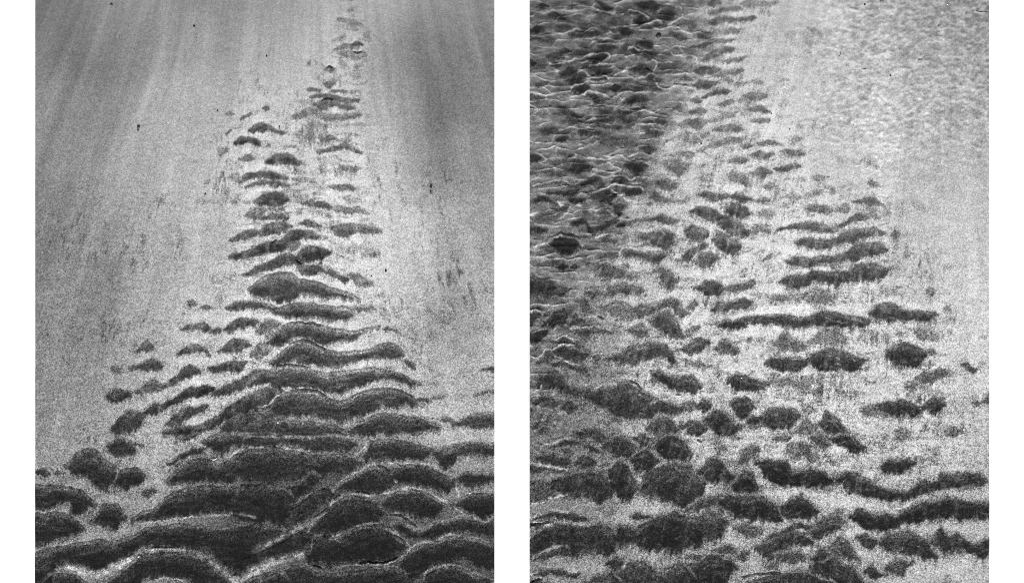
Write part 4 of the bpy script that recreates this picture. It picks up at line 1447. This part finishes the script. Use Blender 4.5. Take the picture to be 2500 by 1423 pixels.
def shell_chip(px, py, length, width, rot, label, seed, hfun):
    """a curved broken piece of shell with thickness"""
    rs = np.random.RandomState(seed)
    n, k = 7, 3
    v = []; f = []
    for side in (0, 1):
        for i in range(n):
            a = (i / (n - 1) - 0.5) * 2
            for j in range(k):
                b = (j / (k - 1) - 0.5) * 2
                w = width * math.sqrt(max(0.05, 1 - a * a * 0.9)) * (0.85 + 0.3 * rs.rand() * (side == 0))
                z = 0.5 * width * (1 - b * b) + 0.25 * width * (1 - a * a) - side * 0.7
                v.append((a * length / 2 * PX, (b * w / 2 + 0.18 * length * a * a) * PX, z * PX))
    g = lambda s, i, j: s * n * k + i * k + j
    for i in range(n - 1):
        for j in range(k - 1):
            f.append((g(0, i, j), g(0, i + 1, j), g(0, i + 1, j + 1), g(0, i, j + 1)))
            f.append((g(1, i, j + 1), g(1, i + 1, j + 1), g(1, i + 1, j), g(1, i, j)))
    for i in range(n - 1):
        f.append((g(0, i, 0), g(1, i, 0), g(1, i + 1, 0), g(0, i + 1, 0)))
        f.append((g(0, i + 1, k - 1), g(1, i + 1, k - 1), g(1, i, k - 1), g(0, i, k - 1)))
    for j in range(k - 1):
        f.append((g(0, 0, j + 1), g(1, 0, j + 1), g(1, 0, j), g(0, 0, j)))
        f.append((g(0, n - 1, j), g(1, n - 1, j), g(1, n - 1, j + 1), g(0, n - 1, j + 1)))
    me = bpy.data.meshes.new("shell_chip")
    me.from_pydata(v, [], f)
    me.materials.append(PALE_SHELL)
    o = link(bpy.data.objects.new("shell_chip", me))
    o.location = (px * PX, -py * PX, hfun(px, py) + 0.0012)
    o.rotation_euler = (0, 0, rot)
    o["label"] = label; o["category"] = "shell"
    return o


def twig(pts, rad, label, hfun):
    """a thin bent stalk lying on the sand, thinner towards its end"""
    p = smooth_polyline(np.array(pts, float), 4)
    n = len(p); v = []; f = []
    for i in range(n):
        d = p[min(i + 1, n - 1)] - p[max(i - 1, 0)]
        d = d / max(np.hypot(*d), 1e-6)
        s = np.array([-d[1], d[0]])
        r = rad * (1 - 0.5 * i / (n - 1))
        z = hfun(p[i, 0], p[i, 1]) / PX + r * 0.8
        for k in range(6):
            a = k * math.pi / 3
            v.append(((p[i, 0] + s[0] * r * math.cos(a)) * PX, -(p[i, 1] + s[1] * r * math.cos(a)) * PX, (z + r * math.sin(a)) * PX))
    for i in range(n - 1):
        for k in range(6):
            f.append((i * 6 + k, i * 6 + (k + 1) % 6, (i + 1) * 6 + (k + 1) % 6, (i + 1) * 6 + k))
    f.append(tuple(range(5, -1, -1))); f.append(tuple((n - 1) * 6 + k for k in range(6)))
    me = bpy.data.meshes.new("twig")
    me.from_pydata(v, [], f)
    me.materials.append(TWIG)
    o = link(bpy.data.objects.new("twig", me))
    o["label"] = label; o["category"] = "twig"
    return o


PEB = [
    (272, 12, 3.4, 2.4, 2.2, 0, 'L', "small black pebble at the top edge of the left sand bed"),
    (474, 65, 3.4, 2.2, 2.2, 0, 'L', "small black pebble on smooth grey sand left of the highest ripples"),
    (651, 138, 2.0, 2.6, 2.0, .3, 'L', "tiny black pebble between the smooth sand and the upper ripples, left bed"),
    (338, 310, 4.2, 3.2, 3.0, .2, 'L', "black pebble with a tail, alone on the smooth left side of the left bed"),
    (337, 318, 2.0, 3.2, 1.8, .1, 'L', "tiny black stone touching the underside of the lone left pebble"),
    (501, 474, 2.8, 1.8, 1.8, .7, 'L', "small black pebble left of the ripple tongue's middle"),
    (531, 271, 2.0, 2.2, 1.8, .2, 'L', "tiny black pebble left of the short dark dash, left bed"),
    (682, 310, 1.4, 3.0, 1.6, .2, 'L', "thin upright black stone above the arched dark ripples, left bed"),
    (783, 646, 5.5, 4.5, 4.0, .4, 'L', "dark grey stone in a pale hollow right of the ripple tongue"),
    (942, 661, 2.6, 3.8, 2.4, 0, 'L', "upright black pebble on pale sand right of the ripple tongue"),
    (1052, 456, 3.0, 4.6, 2.8, .1, 'L', "black pebble with a dark tail on the right side of the left bed"),
    (1051, 468, 1.6, 4.0, 1.4, .1, 'L', "thin black stone under the right-hand pebble of the left bed"),
    (117, 818, 1.8, 1.8, 1.5, 0, 'L', "tiny black pebble beside the left edge of the left bed"),
    (907, 674, 1.6, 1.6, 1.4, 0, 'L', "tiny black pebble on the pale strip above the widest dark lobe"),
    (1608, 88, 6.5, 5.5, 4.5, .5, 'R', "round black pebble in the dark wet corner of the right bed"),
    (1712, 352, 2.4, 2.2, 2.0, 0, 'R', "tiny black pebble on pale sand below the wet corner"),
    (1657, 679, 2.6, 2.6, 2.2, 0, 'R', "tiny black pebble right of a slanted dark lobe, right bed"),
    (1342, 260, 2.8, 2.6, 2.2, .3, 'R', "small black pebble in the wet corner near the left edge, right bed"),
    (1468, 564, 2.4, 2.2, 2.0, .3, 'R', "small black pebble beside the dark gully, right bed"),
    (2111, 12, 2.6, 2.2, 2.0, 0, 'R', "small black pebble at the top of the right bed"),
    (2153, 4, 5.5, 5.0, 2.4, .4, 'R', "grey stone half buried at the top edge of the right bed"),
    (2174, 186, 2.2, 2.0, 1.8, 0, 'R', "tiny black pebble on the bright upper right sand"),
    (2292, 63, 1.8, 1.6, 1.4, 0, 'R', "tiny black pebble nearest the top right corner"),
    (1883, 278, 1.7, 1.7, 1.5, 0, 'R', "tiny black pebble beside a faint ripple end, right bed"),
    (1928, 316, 1.7, 1.7, 1.5, 0, 'R', "tiny black pebble in open pale sand right of the upper ripples"),
]
for i, (px, py, rx, ry, rz, rot, side, lab) in enumerate(PEB):
    hf = left_h if side == 'L' else right_h
    mat = GREY_STONE if 'grey' in lab.split(' stone')[0] and 'stone' in lab else DARK_STONE
    pebble("pebble", px, py, rx, ry, rz, mat, lab, "pebble", 100 + i, hf, rot)

CHIPS = [
    (524, 1121, 15, 3.2, 0.25, 'L', "curved white shell chip in a small pit on a dark crest"),
    (339, 1358, 6, 5, 0.6, 'L', "small white shell chip on the pale crest at lower left"),
    (679, 1030, 4, 6, 0.3, 'L', "white shell chip on the dark ripples in the middle of the left bed"),
    (1147, 1203, 5, 4, 0.2, 'L', "small white shell chip near the right edge of the left bed"),
    (622, 891, 7, 5, 0.9, 'L', "white shell chip beside the left flank of the dark lobes"),
    (1657, 967, 11, 4, 0.05, 'R', "white oval shell chip below the slanted dark ripple, right bed"),
    (1810, 922, 4, 3, 0.0, 'R', "tiny white shell chip inside a dark ripple, right bed"),
    (2110, 172, 10, 1.8, 0.05, 'R', "thin white shell sliver on the bright upper right sand"),
    (2313, 12, 6, 2.0, -0.8, 'R', "thin white shell sliver near the top right corner"),
]
for i, (px, py, ln, wd, rot, side, lab) in enumerate(CHIPS):
    shell_chip(px, py, ln, wd, rot, lab, 300 + i, left_h if side == 'L' else right_h)

twig([(2242, 147), (2248, 146), (2253, 146)], 1.2, "short dark twig lying level on the bright upper right sand", right_h)
twig([(2052, 128), (2051, 135), (2047, 139)], 0.8, "thin hooked dark twig left of the upper right sand", right_h)
twig([(2019, 434), (2022, 432), (2027, 432)], 0.7, "tiny dark twig above the long right-hand ripples", right_h)
twig([(2382, 27), (2392, 30), (2402, 29), (2413, 30)], 0.8, "thin dark twig at the right edge near the top", right_h)
